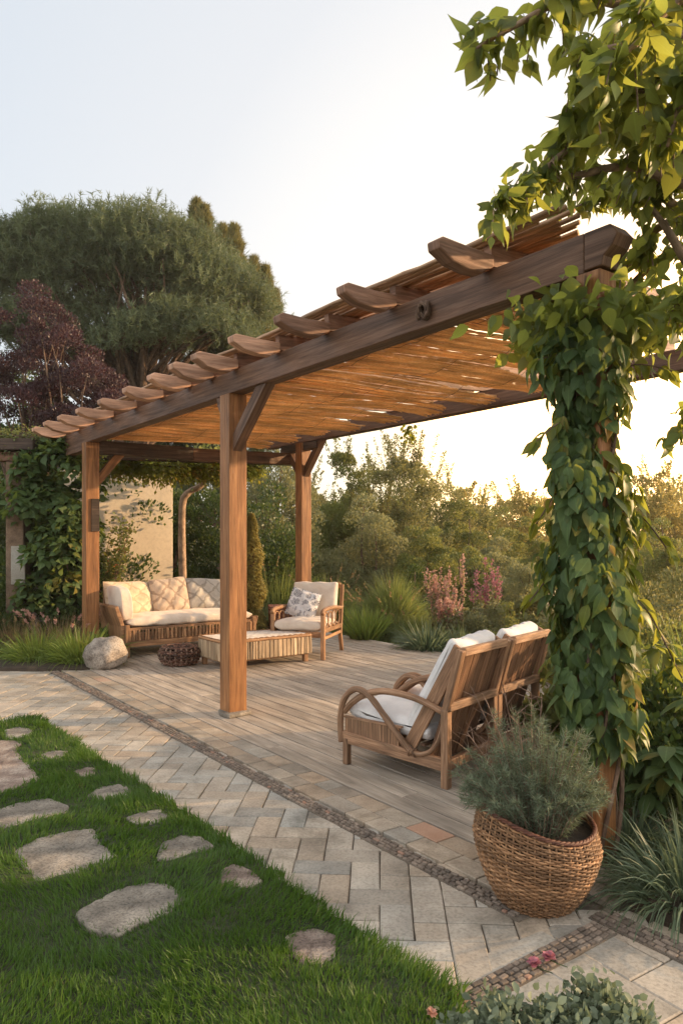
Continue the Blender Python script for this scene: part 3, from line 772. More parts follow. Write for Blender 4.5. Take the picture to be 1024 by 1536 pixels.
# thin battens on top along the front edge
for k in range(20):
    b = -.115 + k * .034 + R.uniform(-.004, .004)
    z = 2.972 + (b + .1) * .055 + R.uniform(-.003, .004)
    m = MB(); a0 = -3.25 + R.uniform(-.12, .1) + max(0, b) * .5; n = 60; pts = []; w_ = R.uniform(0, 6)
    for i in range(n + 1): pts.append((b + .006 * math.sin(i * .5 + w_) + R.uniform(-.002, .002), a0 + (4.72 - a0) * i / n, z + .006 * math.sin(i * .31 + w_) + R.uniform(-.003, .003)))
    m.tube(pts, [.0145 + R.uniform(-.002, .002) for _ in pts], 6)
    m.build('batten', M['slat'], pg, smooth=True)

# reed mat: reeds across the pergola, sagging in pleats between the rafters
def mat_z(a, b):
    ph = ((a + .58) / .74) % 1.0
    pleat = abs(math.sin(PI * ph)) ** .8
    sag = .085 * pleat * (1 - .3 * math.cos(b)) + .016 * abs(math.sin(a * 17 + .4 * math.sin(b * 1.5))) + .010 * math.sin(a * 5.1 + b * 1.3)
    return 2.845 + .052 * b - sag + .010 * math.sin(b * 3 + a * 2)
mb_r = MB(); a = -3.2
V = []; Fq = []; Cc = []; Uv = []
nseg = 30; base = 0
while a < 4.6:
    rr = R.uniform(.0062, .0095)
    b0 = .075 + R.uniform(0, .02); ph = (a / .36 + .15 * math.sin(a * 2.3)) % 1.0
    b1 = 2.81 + R.uniform(-.03, .03) - float(np.interp(a, [-1.5, .5, 1, 1.7, 2.6, 3.4], [1.15, 1.1, .95, .8, .6, .15])) * max(0, math.cos(2 * PI * (a + .58) / .74)) ** 1.7
    lim = (a + 3.2) / 1.5 * 2.9    # slanted end of the roof
    if a < -1.7: b1 = min(b1, max(.4, lim + R.uniform(-.15, .15)))
    c = R.random(); w = 0
    if R.random() < .03: a += .012; 
    jt = R.uniform(-.004, .004); sl = R.uniform(-.002, .002)
    for i in range(nseg + 1):
        b = b0 + (b1 - b0) * i / nseg
        z = mat_z(a, b) + jt + .0025 * math.sin(b * 9 + c * 30) - .02 * math.exp(-(b1 - b) / .12) * (c > .5)
        aa = a + sl * math.sin(b * 2 + c * 6) + .002 * math.sin(b * 23 + c * 9)
        for k in range(4):
            t = PI / 4 + k * PI / 2
            rq = rr * (1 + .25 * math.sin(i * 2.6 + c * 40)); V.append((b, aa + rq * math.cos(t), z + rq * math.sin(t))); Cc.append(min(1, max(0, c + .35 * math.sin(b * 7 + c * 50))))
    for i in range(nseg):
        for k in range(4):
            k2 = (k + 1) % 4
            Fq.append((base + i * 4 + k, base + i * 4 + k2, base + i * 4 + 4 + k2, base + i * 4 + 4 + k))
            u0 = i / nseg * 2.8 + c * 9; u1 = (i + 1) / nseg * 2.8 + c * 9
            Uv.append([(u0, c * 5 + k * .01), (u0, c * 5 + k * .01 + .01), (u1, c * 5 + k * .01 + .01), (u1, c * 5 + k * .01)])
    base += (nseg + 1) * 4
    a += rr * 1.86 + R.random() ** 4 * .006
mb_r.v = V; mb_r.f = Fq; mb_r.c = Cc; mb_r.uv = Uv
mb_r.build('reed_mat', M['reed'], pg, smooth=True)
# cross ties sewn under the mat
for k in range(3):
    b = .45 + k * .85; m = MB(); pts = []; a = -3.1 + max(0, b - .2) * .52
    while a < 4.55: pts.append((b + R.uniform(-.004, .004), a, mat_z(a, b) - .011)); a += .06
    m.tube(pts, .002, 4); m.build('tie_cord', M['twig'], pg)
# ================================================================== furniture
def curve_pts(P, n=8):
    """a smooth line through the points"""
    P = [Vector(p) for p in P]; out = []
    for i in range(len(P) - 1):
        a = P[max(i - 1, 0)]; b = P[i]; c = P[i + 1]; d = P[min(i + 2, len(P) - 1)]
        for k in range(n):
            t = k / n
            out.append(.5 * ((2 * b) + (-a + c) * t + (2 * a - 5 * b + 4 * c - d) * t * t + (-a + 3 * b - 3 * c + d) * t ** 3))
    out.append(P[-1]); return out

def pillow(name, w, h, t, mat, loc, rot, seed=0, parent=None, **k):
    """a filled pillow standing in its x-z plane, corners pulled out"""
    r = random.Random(seed); mb = MB(); n = 22; ph = [r.uniform(0, 6) for _ in range(6)]
    def side(s):
        def f(u, v):
            x = u * 2 - 1; z = v * 2 - 1
            ex = 1 - .07 * (1 - z * z) ; ez = 1 - .07 * (1 - x * x)
            th = ((1 - x ** 4) * (1 - z ** 4)) ** .55 if abs(x) < 1 and abs(z) < 1 else 0
            e = max(abs(x), abs(z))
            wr = (.05 * math.sin(5 * x + 4 * z + ph[0]) + .04 * math.sin(9 * x - 6 * z + ph[1]) + .05 * math.sin(14 * (x * x + z) + ph[2]) * e) * t
            # slump: fuller at the bottom
            th *= 1 + .18 * (-z)
            return (x * ez * w / 2 if True else 0, s * (th * t / 2) + wr * th, z * ex * h / 2 + h / 2 - .012 * h * math.cos(3 * x + ph[3]))
        return f
    mb.grid(side(-1), n, n, .5); 
    g = side(1); mb.grid(lambda u, v: g(1 - u, v), n, n, .5)
    me = mb.mesh(name); o = link_mesh(name, me, mat, parent, smooth=True, **k)
    o.location = loc; o.rotation_euler = rot
    # piping round the seam
    f = side(1); pts = []
    for q in range(80):
        t4 = q / 20.0; e = int(t4); s = t4 - e
        u, v = ((s, 0), (1, s), (1 - s, 1), (0, 1 - s))[e]
        p = f(u, v); pts.append((p[0], 0, p[2]))
    m = MB(); m.tube(pts, .0045, 6, closed=True, c=.5); m.build('piping', mat, o, smooth=True)
    return o

def slab_cushion(name, w, d, t, mat, parent, fn=None, seams=(), seams_y=(), seed=0, puff=.25, piping=True, **k):
    """box cushion w x d x t with rounded edges; fn bends (x, y, z) afterwards"""
    r = random.Random(seed); ph = [r.uniform(0, 6) for _ in range(6)]; mb = MB(); nu, nv = 44, 40
    def prof(u, v):
        # v runs round the section in y-z (superellipse), u across in x
        a = v * 2 * PI; ca, sa = math.cos(a), math.sin(a)
        yy = math.copysign(abs(ca) ** .32, ca); zz = math.copysign(abs(sa) ** .5, sa)
        x = u * 2 - 1; ex = (1 - abs(x) ** 9) ** .5 if abs(x) < 1 else 0
        px = x * w / 2; py = yy * d / 2 * (.965 + .035 * ex); pz = zz * t / 2 * (.25 + .75 * ex if abs(x) < 1 else 0)
        if abs(x) >= 1: pz = zz * t * .12
        pz += zz * t * puff * (1 - x * x) * (1 - yy * yy) * .6
        for s in seams: pz -= (zz > 0) * .014 * math.exp(-((px - s) / .012) ** 2)
        for s in seams_y: pz -= (zz > 0) * .014 * math.exp(-((py - s) / .012) ** 2)
        pz += (.004 * math.sin(px * 17 + py * 9 + ph[0]) + .003 * math.sin(px * 31 - py * 23 + ph[1]) + .004 * math.sin(py * 40 + ph[2]) * math.sin(px * 26 + ph[3]))
        py += .004 * math.sin(px * 30 + ph[4])
        return (px, py, pz)
    f2 = (lambda p: fn(*p)) if fn else (lambda p: p)
    mb.grid(lambda u, v: f2(prof(u, v)), nu, nv, .5, su=w, sv=2 * d)
    for u in (0, 1):      # end caps
        ring = [f2(prof(u, j / nv)) for j in range(nv)]
        cx = Vector((0, 0, 0))
        for p in ring: cx += Vector(p)
        cx /= nv; fs = []; uv = []
        for j in range(nv):
            j2 = (j + 1) % nv; fs.append((j, j2, nv) if u == 0 else (j2, j, nv)); uv.append([(0, 0)] * 3)
        mb.add(ring + [tuple(cx)], fs, uv, .5)
    return mb.build(name, mat, parent, smooth=True, **k)

def weave_panel(mb, p0, p1, h, rows, per=.03, r=.006, c0=None):
    """strands running from p0 to p1, stacked over the height h, weaving past uprights"""
    p0 = Vector(p0); p1 = Vector(p1); d = p1 - p0; L = d.length; d /= L; nn = Vector((d.y, -d.x, 0)); n = max(4, int(L / per * 4))
    for k in range(rows):
        z = (k + .5) * h / rows; pts = []
        for i in range(n + 1):
            s = L * i / n
            pts.append(p0 + d * s + nn * (math.sin(PI * s / per + PI * k) * r * .9) + Vector((0, 0, z)))
        mb.tube(pts, [h / rows * .52] * len(pts), 5)

# ---- sofa: x along its length, y to its back
SR = math.radians(36.4)
sf = empty('sofa', (-2.62, 8.93, 0), SR, label='long rustic wooden daybed sofa with cream seat beside the boulder', cat='sofa')
SW, SD = 1.80, .82
m = MB(); m.beam((.0, .03, .25), (SW, .03, .25), .045, .10); m.beam((.0, .03, .345), (SW, .03, .345), .05, .035); m.beam((0, SD - .03, .30), (SW, SD - .03, .30), .045, .12)
m.beam((.025, .05, .25), (.025, SD - .05, .25), .045, .10); m.beam((SW - .025, .05, .25), (SW - .025, SD - .05, .25), .045, .10)
m.build('frame', M['furn'], sf, bevel=.006)
m = MB()
x = .03
while x < SW - .03:
    w = R.uniform(.02, .045); m.beam((x + w / 2, -.002, .205), (x + w / 2 + R.uniform(-.01, .01), -.002, .335), w * .8, .018, up=(0, 1, 0)); x += w + R.uniform(0, .018)
m.build('woven_front', M['wicker'], sf, bevel=.003)
m = MB(); m.beam((.05, .012, .165), (SW - .03, .012, .165), .03, .07); m.build('lower_rail', M['furn'], sf, bevel=.005)
for (x, y) in ((.02, .02), (SW - .02, .02), (.02, SD - .02), (SW - .02, SD - .02)):
    m = MB(); m.beam((x, y, 0), (x, y, .40 if y < .1 else .80), .055, .055, up=(0, 1, 0)); m.build('leg', M['furn'], sf, bevel=.008)
m = MB(); m.beam((0, SD, .62), (SW, SD, .62), .03, .26); m.beam((0, SD, .79), (SW, SD, .79), .05, .05); m.build('back_rail', M['furn'], sf, bevel=.006)
m = MB(); m.tube([(.10, SD + .02, .60), (.10, SD + .03, .89)], [.05, .047], 12); m.build('log_post', M['tail_pale'], sf, bevel=.008)
# outward-curving arms
for s, x0 in ((-1, .0), (1, SW)):
    m = MB(); poly = [(0, .12), (.035, .12), (.05, .38), (.10, .52), (.13, .62), (.085, .64), (.05, .54), (.005, .39)]
    if s > 0: poly = [(px_ * .5, .12 + (pz_ - .12) * .55) for px_, pz_ in poly]
    m.prism([(s * px, pz) for px, pz in poly], (x0, .03, 0), (1, 0, 0), (0, 0, 1), (0, SD - .06, 0)); m.build('arm', M['furn'], sf, bevel=.008)
slab_cushion('seat_cushion', SW - .08, SD - .06, .125, M['cream'], sf, fn=lambda x, y, z: (x + SW / 2, y + SD / 2 - .02, z + .425), seams=(0.0,), seed=3)
def on_sofa(x, y, z): return tuple(sf.location + Vector((math.cos(SR) * x - math.sin(SR) * y, math.sin(SR) * x + math.cos(SR) * y, z)))
lean = math.radians(-17)
pillow('throw_pillow', .70, .44, .19, M['pil_gold'], on_sofa(.27, .56, .47), (lean, math.radians(3), SR + math.radians(14)), 1, label='wide sandy gold pillow at the bolster end of the sofa', cat='pillow', group='pillows along the back of the sofa')
pillow('throw_pillow', .52, .46, .18, M['pil_tan'], on_sofa(.86, .58, .475), (lean, math.radians(-4), SR), 2, label='tan lattice patterned pillow in the middle of the sofa', cat='pillow', group='pillows along the back of the sofa')
pillow('throw_pillow', .52, .44, .18, M['pil_grey'], on_sofa(1.34, .59, .475), (lean, math.radians(3), SR - math.radians(2)), 3, label='greyish lattice patterned pillow partly behind the thick post', cat='pillow', group='pillows along the back of the sofa')
o = slab_cushion('bolster_cushion', .15, .58, .40, M['cream'], None, seed=8, puff=.05, fn=lambda x, y, z: (x - .10 * max(0, z + .15) , y, z + .06 * math.cos(y * 3.2)), label='plump cream bolster standing against the outer sofa arm', cat='cushion')
o.location = on_sofa(.05, .34, .60); o.rotation_euler = (0, 0, SR)

# ---- low table
TB = G(335, 1008)
tb = empty('coffee_table', (TB.x, TB.y, 0), SR, label='low rustic coffee table with carved plank sides and cream cloth top', cat='coffee table')
TW, TD = 1.17, .64
m = MB(); m.prism([(0, 0), (TW, 0), (TW, TD), (0, TD)], (0, 0, .30), (1, 0, 0), (0, 1, 0), (0, 0, .03)); m.build('table_top', M['furn'], tb, bevel=.01)
m = MB(); m.grid(lambda u, v: (.03 + u * (TW - .06), .03 + v * (TD - .06), .3335 + .0035 * math.sin(9 * u + 7 * v) * math.sin(5 * v)), 30, 20, .5, su=1.2, sv=.6); m.build('table_cloth', M['runner'], tb, smooth=True)
m = MB(); pts = []
for i in range(200):
    t4 = i / 50; e = int(t4); s = t4 - e
    x, y = ((s, 0), (1, s), (1 - s, 1), (0, 1 - s))[e]
    pts.append((.012 + x * (TW - .024), .012 + y * (TD - .024), .332 + .004 * math.sin(i * 1.9)))
m.tube(pts, .008, 6, closed=True); m.build('edge_trim', M['wicker'], tb)
def plank_side(p0, p1, out):
    p0 = Vector(p0); p1 = Vector(p1); d = p1 - p0; L = d.length; d /= L; s = 0; m = MB()
    while s < L - .01:
        w = min(R.uniform(.03, .062), L - s); c = p0 + d * (s + w / 2)
        m.beam(c + Vector((0, 0, .10)) + Vector(out) * R.uniform(-.004, .004), c + d * R.uniform(-.005, .005) + Vector((0, 0, .298)), w - .007, .022, up=out); s += w
    return m
plank_side((0, .012, 0), (TW, .012, 0), (0, -1, 0)).build('side_planks', M['plank'], tb, bevel=.006)
plank_side((.012, 0, 0), (.012, TD, 0), (-1, 0, 0)).build('side_planks', M['plank'], tb, bevel=.006)
plank_side((TW - .012, 0, 0), (TW - .012, TD, 0), (1, 0, 0)).build('side_planks', M['plank'], tb, bevel=.006)
plank_side((0, TD - .012, 0), (TW, TD - .012, 0), (0, 1, 0)).build('side_planks', M['plank'], tb, bevel=.006)
m = MB(); m.box(.03, TW - .03, .03, .05, .085, .115); m.box(.03, TW - .03, TD - .05, TD - .03, .085, .115); m.box(.03, .05, .055, TD - .055, .085, .115); m.box(TW - .05, TW - .03, .055, TD - .055, .085, .115); m.build('bottom_rail', M['furn'], tb, bevel=.004)
for x in (.06, TW - .06):
    for y in (.06, TD - .06):
        m = MB(); m.beam((x, y, 0), (x, y, .12), .055, .055, up=(0, 1, 0)); m.build('leg', M['furn'], tb, bevel=.006)
# wooden block under the near end
m = MB(); m.beam((.065, .12, .0), (.065, .52, .0), .09, .16); 

# ---- woven goods
def basket_mesh(prof, n_rows, n_st, strand, tilt=lambda a: 0.0, seg=8, sq=None, rx=1.0, ry=1.0, loose=.0):
    """prof(t) gives (radius, z) for t 0..1; returns weave and uprights"""
    wv = MB(); stk = MB(); N2 = n_st * seg // 2
    def pos(a, t, dr=0):
        r, z = prof(max(0.0, t)); r += dr
        ca, sa = math.cos(a), math.sin(a)
        if sq:
            k = (abs(ca) ** sq + abs(sa) ** sq) ** (-1 / sq); ca *= k; sa *= k
        return Vector((ca * r * rx, sa * r * ry, z + tilt(a) * t))
    for k in range(n_rows):
        t = (k + .5) / n_rows; pts = []; sh = R.uniform(-.3, .3); rr = strand * R.uniform(.85, 1.15)
        ws = [R.uniform(-1, 1) for _ in range(4)]
        for i in range(N2):
            a = 2 * PI * i / N2
            dr = math.sin(a * n_st / 2 + PI * k) * strand * 1.0
            tt = t + (ws[0] * math.sin(a * 2 + ws[1] * 3) + ws[2] * math.sin(5 * a)) * loose / n_rows
            pts.append(pos(a, tt, dr))
        wv.tube(pts, rr, 5, closed=True)
    for s in range(n_st):
        a = 2 * PI * (s + .5) / n_st; pts = [pos(a, i / 14, 0) for i in range(15)]
        stk.tube(pts, strand * .95, 6)
    return wv, stk, pos

# big planter
def pprof(t):
    t = max(t, .0)
    z = .335 * t
    r = .145 + .108 * math.sin(min(1, t * 1.12) * PI / 2) ** .8 - .028 * max(0, t - .72) / .28
    return r, z
PLX, PLY = .79, 2.98
pt = empty('wicker_planter', (PLX, PLY, -.012), label='big round wicker planter basket standing at the corner of the deck', cat='planter')
tl = lambda a: -.035 * math.cos(a - .2) + .02 * math.sin(a * 2 + 1)
wv, stk, ppos = basket_mesh(pprof, 38, 56, .0043, tl, 8, loose=.3)
wv.build('weave', M['wicker'], pt, smooth=True); stk.build('stake', M['wicker'], pt, smooth=True)
m = MB()
for k in range(3):
    pts = [ppos(2 * PI * i / 160, 1.0 + .012 * math.sin(i * .9 + k * 2.1), .004 * math.cos(i * .9 + k * 2.1)) for i in range(160)]
    m.tube(pts, .0062, 6, closed=True)
m.build('rim', M['wicker_red'], pt, smooth=True)
m = MB(); n = 40
m.grid(lambda u, v: ppos(u * 2 * PI, v * .93, -.012), n, 8, .3, closeu=True); m.build('liner', M['soil'], pt)
m = MB(); m.grid(lambda u, v: Vector((ppos(u * 2 * PI, .90, -.014).x * (1 - v), ppos(u * 2 * PI, .90, -.014).y * (1 - v), .275 + .03 * v + .008 * math.sin(u * 30) * v)), n, 5, .3, closeu=True); m.build('potting_soil', M['soil'], pt)

# small dark basket beside the coffee table
c = G(268, 998)
bk = empty('small_basket', (c.x, c.y + .06, 0), .3, label='small dark round woven basket on the deck between boulder and coffee table', cat='basket')
bp = lambda t: (.175 + .055 * math.sin(t * PI * .85), .01 + .20 * t)
wv, stk, pos = basket_mesh(bp, 9, 22, .0125, seg=8, loose=.5); wv.build('weave', M['wicker_dark'], bk, smooth=True); stk.build('stake', M['twig'], bk, smooth=True)
m = MB(); m.grid(lambda u, v: (math.cos(u * 2 * PI) * .205 * (1 - v), math.sin(u * 2 * PI) * .205 * (1 - v), .20 + .012 * math.sin(u * 40) * (1 - v)), 40, 6, .4, closeu=True); m.build('lid', M['wicker_dark'], bk, smooth=True)
m = MB()
for k in range(6):
    r0 = .03 + k * .033; m.tube([(r0 * math.cos(q * PI / 18), r0 * math.sin(q * PI / 18), .208 + .006 * math.sin(q * 1.7 + k)) for q in range(36)], .010, 5, closed=True)
m.build('lid_weave', M['wicker_dark'], bk, smooth=True)

# square hamper behind the armchair
hm = empty('wicker_hamper', (-.86, 11.55, 0), math.radians(8), label='reddish square wicker hamper between the rear post and grasses', cat='hamper')
hp = lambda t: (.225 + .02 * t, .01 + .36 * t)
wv, stk, pos = basket_mesh(hp, 18, 40, .0095, seg=8, sq=7, rx=1.12, ry=.85, loose=.2); wv.build('weave', M['wicker_red'], hm, smooth=True); stk.build('stake', M['wicker_red'], hm, smooth=True)
m = MB(); q = hp(1)[0] + .015
m.prism([(-q * 1.12, -q * .85), (q * 1.12, -q * .85), (q * 1.12, q * .85), (-q * 1.12, q * .85)], (0, 0, .372), (1, 0, 0), (0, 1, 0), (0, 0, .022))
lid = m.build('lid', M['wicker_red'], hm, bevel=.008)
m = MB()
for k in range(12):
    y = -q * .85 + (k + .5) * q * 1.7 / 12; m.tube([(x / 30 * q * 2.24 - q * 1.12, y, .399 + .004 * math.sin(x * 1.5 + k * PI)) for x in range(31)], .011, 5)
m.build('lid_weave', M['wicker_red'], lid, smooth=True)
m = MB(); m.tube(curve_pts([(-.06, -.225, .30), (-.05, -.25, .27), (.05, -.25, .27), (.06, -.225, .30)], 5), .006, 6); m.build('handle', M['wicker_dark'], hm, smooth=True)

# ---- armchair facing the camera: x to its side, y to its back
AR = math.radians(-15.7)
ac = empty('armchair', (-.44, 9.21, 0), AR, label='wooden armchair with cream cushions and looped side panels by the rear post', cat='armchair')
AW, AD = .64, .78
for s in (-1, 1):
    x = s * AW / 2
    m = MB(); m.beam((x, -.33, 0), (x, -.33, .57), .05, .055, up=(0, 1, 0)); m.build('leg', M['furn'], ac, bevel=.008)
    m = MB(); pts = [(x, .50, 0), (x, .42, .22), (x, .40, .40)]; m.beam(pts[0], pts[1], .045, .05, up=(0, 1, 0)); m.beam((x, .42, .219), (x, .52, .86), .045, .05, up=(0, 1, 0)); m.build('leg', M['furn'], ac, bevel=.007)
    m = MB(); m.tube(curve_pts([(x, -.37, .555), (x, -.30, .59), (x, -.05, .600), (x, .20, .585), (x, .42, .565), (x, .50, .575)], 6), .027, 8); m.build('armrest', M['furn'], ac, smooth=True)
    m = MB(); m.beam((x, -.30, .345), (x, .42, .335), .035, .055); m.beam((x, -.30, .255), (x, .43, .255), .03, .035)
    m.build('side_rail', M['furn'], ac, bevel=.005)
    m = MB()
    for k, (cy, rr) in enumerate(((-.20, .09), (-.04, .095), (.13, .09), (.28, .085))):
        m.tube([(x + .004 * (k % 2), cy + rr * math.cos(t * PI / 10), .465 + .092 * math.sin(t * PI / 10)) for t in range(20)], .009, 6, closed=True)
    m.build('loop_panel', M['furn'], ac, smooth=True)
m = MB(); m.beam((-AW / 2 + .02, -.33, .30), (AW / 2 - .02, -.33, .30), .04, .07); m.build('seat_rail', M['furn'], ac, bevel=.005)
m = MB(); m.beam((-AW / 2 + .02, .42, .30), (AW / 2 - .02, .42, .30), .04, .06); m.build('seat_rail', M['furn'], ac, bevel=.005)
m = MB(); m.beam((-AW / 2 + .02, .515, .845), (AW / 2 - .02, .515, .845), .035, .06)
for k in range(6):
    x = -AW / 2 + .08 + k * (AW - .16) / 5; m.beam((x, .43, .33), (x, .51, .83), .03, .015, up=(0, 1, 0))
m.build('back_frame', M['furn'], ac, bevel=.004)
slab_cushion('seat_cushion', AW - .035, .72, .13, M['cream'], ac, fn=lambda x, y, z: (x, y + .0, z + .395 - .03 * (y)), seed=5)
slab_cushion('back_cushion', AW - .05, .50, .13, M['cream'], ac, fn=lambda x, y, z: (x, .355 + z * -.98 + (y) * .19, .65 + y * .97), seed=6)
pillow('patterned_pillow', .38, .36, .13, M['pil_leaf'], tuple(ac.location + Vector((-.10, .10, .465))), (math.radians(-24), math.radians(14), AR + math.radians(6)), 9, label='white pillow with dark leaf print resting on the armchair', cat='pillow')

# ---- two lounge chairs, y towards their feet
def lounge():
    t = empty('lounge_chair', (0, 0, 0))
    w = .285
    for s in (-1, 1):
        x = s * w
        m = MB(); m.beam((x, .74, 0), (x, .74, .17), .042, .042, up=(0, 1, 0)); m.build('leg', M['lounge'], t, bevel=.006)
        m = MB(); m.beam((x, .0, 0), (x, .0, .46), .05, .048, up=(0, 1, 0)); m.beam((x, .002, .44), (x, -.10, .815), .046, .046, up=(0, 1, 0)); m.build('leg', M['lounge'], t, bevel=.006)
        m = MB(); m.beam((x, .022, .135), (x, .77, .175), .036, .075); m.build('side_rail', M['lounge'], t, bevel=.006)
        m = MB(); y = .33
        while y < .745:
            ww = R.uniform(.009, .013); m.beam((x, y + ww / 2, .165 + y * .04), (x, y + ww / 2, .300), ww - .001, .016, up=(1, 0, 0)); y += ww
        m.beam((x, .31, .305), (x, .76, .305), .024, .012)
        m.build('reed_panel', M['lounge'], t)
        xo = x + s * .012
        m = MB(); m.tube(curve_pts([(xo, .775, .14), (xo, .785, .26), (xo, .77, .38), (xo, .715, .465), (xo, .64, .497), (xo, .55, .465), (xo, .46, .385), (xo, .36, .285), (xo, .27, .20), (xo, .225, .168)], 6), [.0205 + .001 * math.sin(q) for q in range(55)], 9)
        m.build('hoop', M['lounge'], t, smooth=True)
        xi = x - s * .004
        m = MB(); m.tube(curve_pts([(xi, .765, .335), (xi, .70, .40), (xi, .60, .465), (xi + s * .012, .48, .503), (xi + s * .012, .36, .512), (xi, .20, .492), (xi, .02, .44)], 6), .021, 9); m.build('armrest', M['lounge'], t, smooth=True)
        m = MB(); m.tube(curve_pts([(xo, .235, .17), (xo, .17, .168), (xo, .10, .20), (xo, .045, .27), (x, .018, .37)], 6), .0155, 8)
        for dy in (-.018, .018): m.tube([(xo + .024 * math.cos(q * PI / 6), .225 + dy * (1 + .3 * math.sin(q)), .172 + .026 * math.sin(q * PI / 6)) for q in range(12)], .004, 4, closed=True)
        m.build('curved_strut', M['lounge'], t, smooth=True)
        # slanted board at the side of the backrest
        m = MB(); m.beam((s * (w - .035), .27, .20), (s * (w - .035), -.075, .82), .026, .085, up=(0, 1, 0)); m.build('back_side_board', M['lounge'], t, bevel=.006)
    for q0, q1, a_, b_ in (((-w + .02, -.004, .135), (w - .02, -.004, .135), .034, .062), ((-w - .01, -.022, .475), (w + .01, -.022, .475), .030, .052), ((-w + .02, -.10, .80), (w - .02, -.10, .80), .036, .05), ((-w + .02, .755, .20), (w - .02, .755, .20), .034, .12)):
        m = MB(); m.beam(q0, q1, a_, b_); m.build('cross_rail', M['lounge'], t, bevel=.006)
    m = MB(); x = -w + .026; 
    while x < w - .04:
        ww = min(R.uniform(.07, .11), w - .024 - x); m.beam((x + ww / 2, .150 + R.uniform(-.004, .004), .10), (x + ww / 2 + R.uniform(-.004, .004), -.078, .79), ww - .003, .016, up=(0, 1, 0)); x += ww
    m.build('back_planks', M['lounge_panel'], t, bevel=.003)
    m = MB()
    for x in (-.13, .02, .15): m.beam((x, .02, .55), (x + .02, -.075, .775), .022, .012, up=(0, 1, 0))
    m.build('back_batten', M['lounge'], t, bevel=.003)
    m = MB(); 
    for k in range(9): m.beam((-w + .03, .18 + k * .065, .215 + k * .004), (w - .03, .18 + k * .065, .215 + k * .004), .03, .014)
    m.build('seat_slats', M['lounge_panel'], t)
    slab_cushion('seat_cushion', 2 * w - .06, .62, .12, M['white'], t, fn=lambda x, y, z: (x, y + .45, z + .305 + .09 * (y + .1)), seams_y=(-.2, -.08, .04, .16), seed=12, puff=.3)
    th = math.atan2(.35, .60)
    def bk(x, y, z):
        # y runs up the back, z is the thickness towards the feet
        return (x, .285 - y * math.sin(th) + z * math.cos(th) + .04 * max(0, y - .3), .27 + y * math.cos(th) + z * math.sin(th))
    slab_cushion('back_cushion', 2 * w - .065, .66, .13, M['white'], t, fn=lambda x, y, z: bk(x, y + .34, z + .01 + .012 * math.sin(x * 11)), seams=(-.19, -.115, -.04, .035, .11, .185), seed=13, puff=.45)
    return t
LR = math.radians(50.7)
lc = lounge(); lx = Vector((math.cos(LR), math.sin(LR), 0)); base = Vector((.605, 4.265, 0)) + lx * .29
lc.location = base; lc.rotation_euler = (0, 0, LR)
meta(lc, 'reclining wooden lounge chair with bent hoop arms in full view on the deck', 'lounge chair', 'pair of lounge chairs set side by side')
l2 = copy_tree(lc); l2.location = base + lx * .635
meta(l2, 'second lounge chair partly hidden behind the leafy vine column', 'lounge chair', 'pair of lounge chairs set side by side')

# boulder
def boulder(name, c, sx, sy, sz, seed, mat, **k):
    import mathutils.noise as mn
    m = MB(); off = Vector((seed * 3.1, seed, 0))
    def f(u, v):
        a = u * 2 * PI; b = (v - .5) * PI; d = Vector((math.cos(a) * math.cos(b), math.sin(a) * math.cos(b), math.sin(b)))
        s = 1 + .22 * mn.noise(d * 1.1 + off) + .07 * mn.noise(d * 3 + off) + .02 * mn.noise(d * 9 + off)
        z = d.z * s
        return (d.x * s * sx, d.y * s * sy, max(-sz * .8, z * sz))
    m.grid(f, 64, 40, .5, closeu=True)
    return m.build(name, mat, None, smooth=True, loc=c, **k)
c = G(155, 1004)
o = boulder('boulder', (c.x, c.y + .10, .155), .235, .19, .20, 3, M['rock'], label='pale speckled boulder on the deck at the end of the sofa', cat='boulder')
o.rotation_euler = (0, math.radians(-18), .4)

# ---- small things lying on the paving
def blossom(name, loc, label):
    P = []; D = []; t = empty(name, loc, 0, label=label, cat='blossom', group='pink blossoms dropped at the corner of the paving')
    n = 26; a = rng.uniform(0, 2 * PI, n); el = rng.uniform(.1, 1.2, n)
    D = np.column_stack([np.cos(a) * np.cos(el), np.sin(a) * np.cos(el), np.sin(el)])
    leaves('petal', np.zeros((n, 3)) + np.array([0, 0, .004]), D, D * -1 + UP * 1.5, .026, LEAF_OVAL, M['pink'], t, widths=np.full(n, 1.3))
    m = MB(); m.tube([(0, 0, 0), (.02, -.03, .002), (.05, -.05, .001)], .0016, 5); m.build('stem', M['dark'], t)
c = G(800, 1450); blossom('pink_blossom', (c.x, c.y, .006), 'darker pink blossom on the corner strip of setts')
c = G(822, 1441); blossom('pink_blossom', (c.x, c.y, .006), 'paler pink blossom tucked against its darker twin')
# ================================================================== planting
def V3(*a): return np.array(a, float)
def branch_tube(mb, p0, p1, r0, r1, bend=.15, n=7, c=None):
    p0 = Vector(p0); p1 = Vector(p1); L = (p1 - p0).length; o = Vector((R.uniform(-1, 1), R.uniform(-1, 1), R.uniform(-.3, .3))) * bend * L
    pts = []; rs = []
    for i in range(n + 1):
        t = i / n; pts.append(p0.lerp(p1, t) + o * math.sin(t * PI) + Vector((R.uniform(-1, 1), R.uniform(-1, 1), 0)) * L * .012); rs.append(r0 + (r1 - r0) * t)
    mb.tube(pts, rs, 7, c=c)

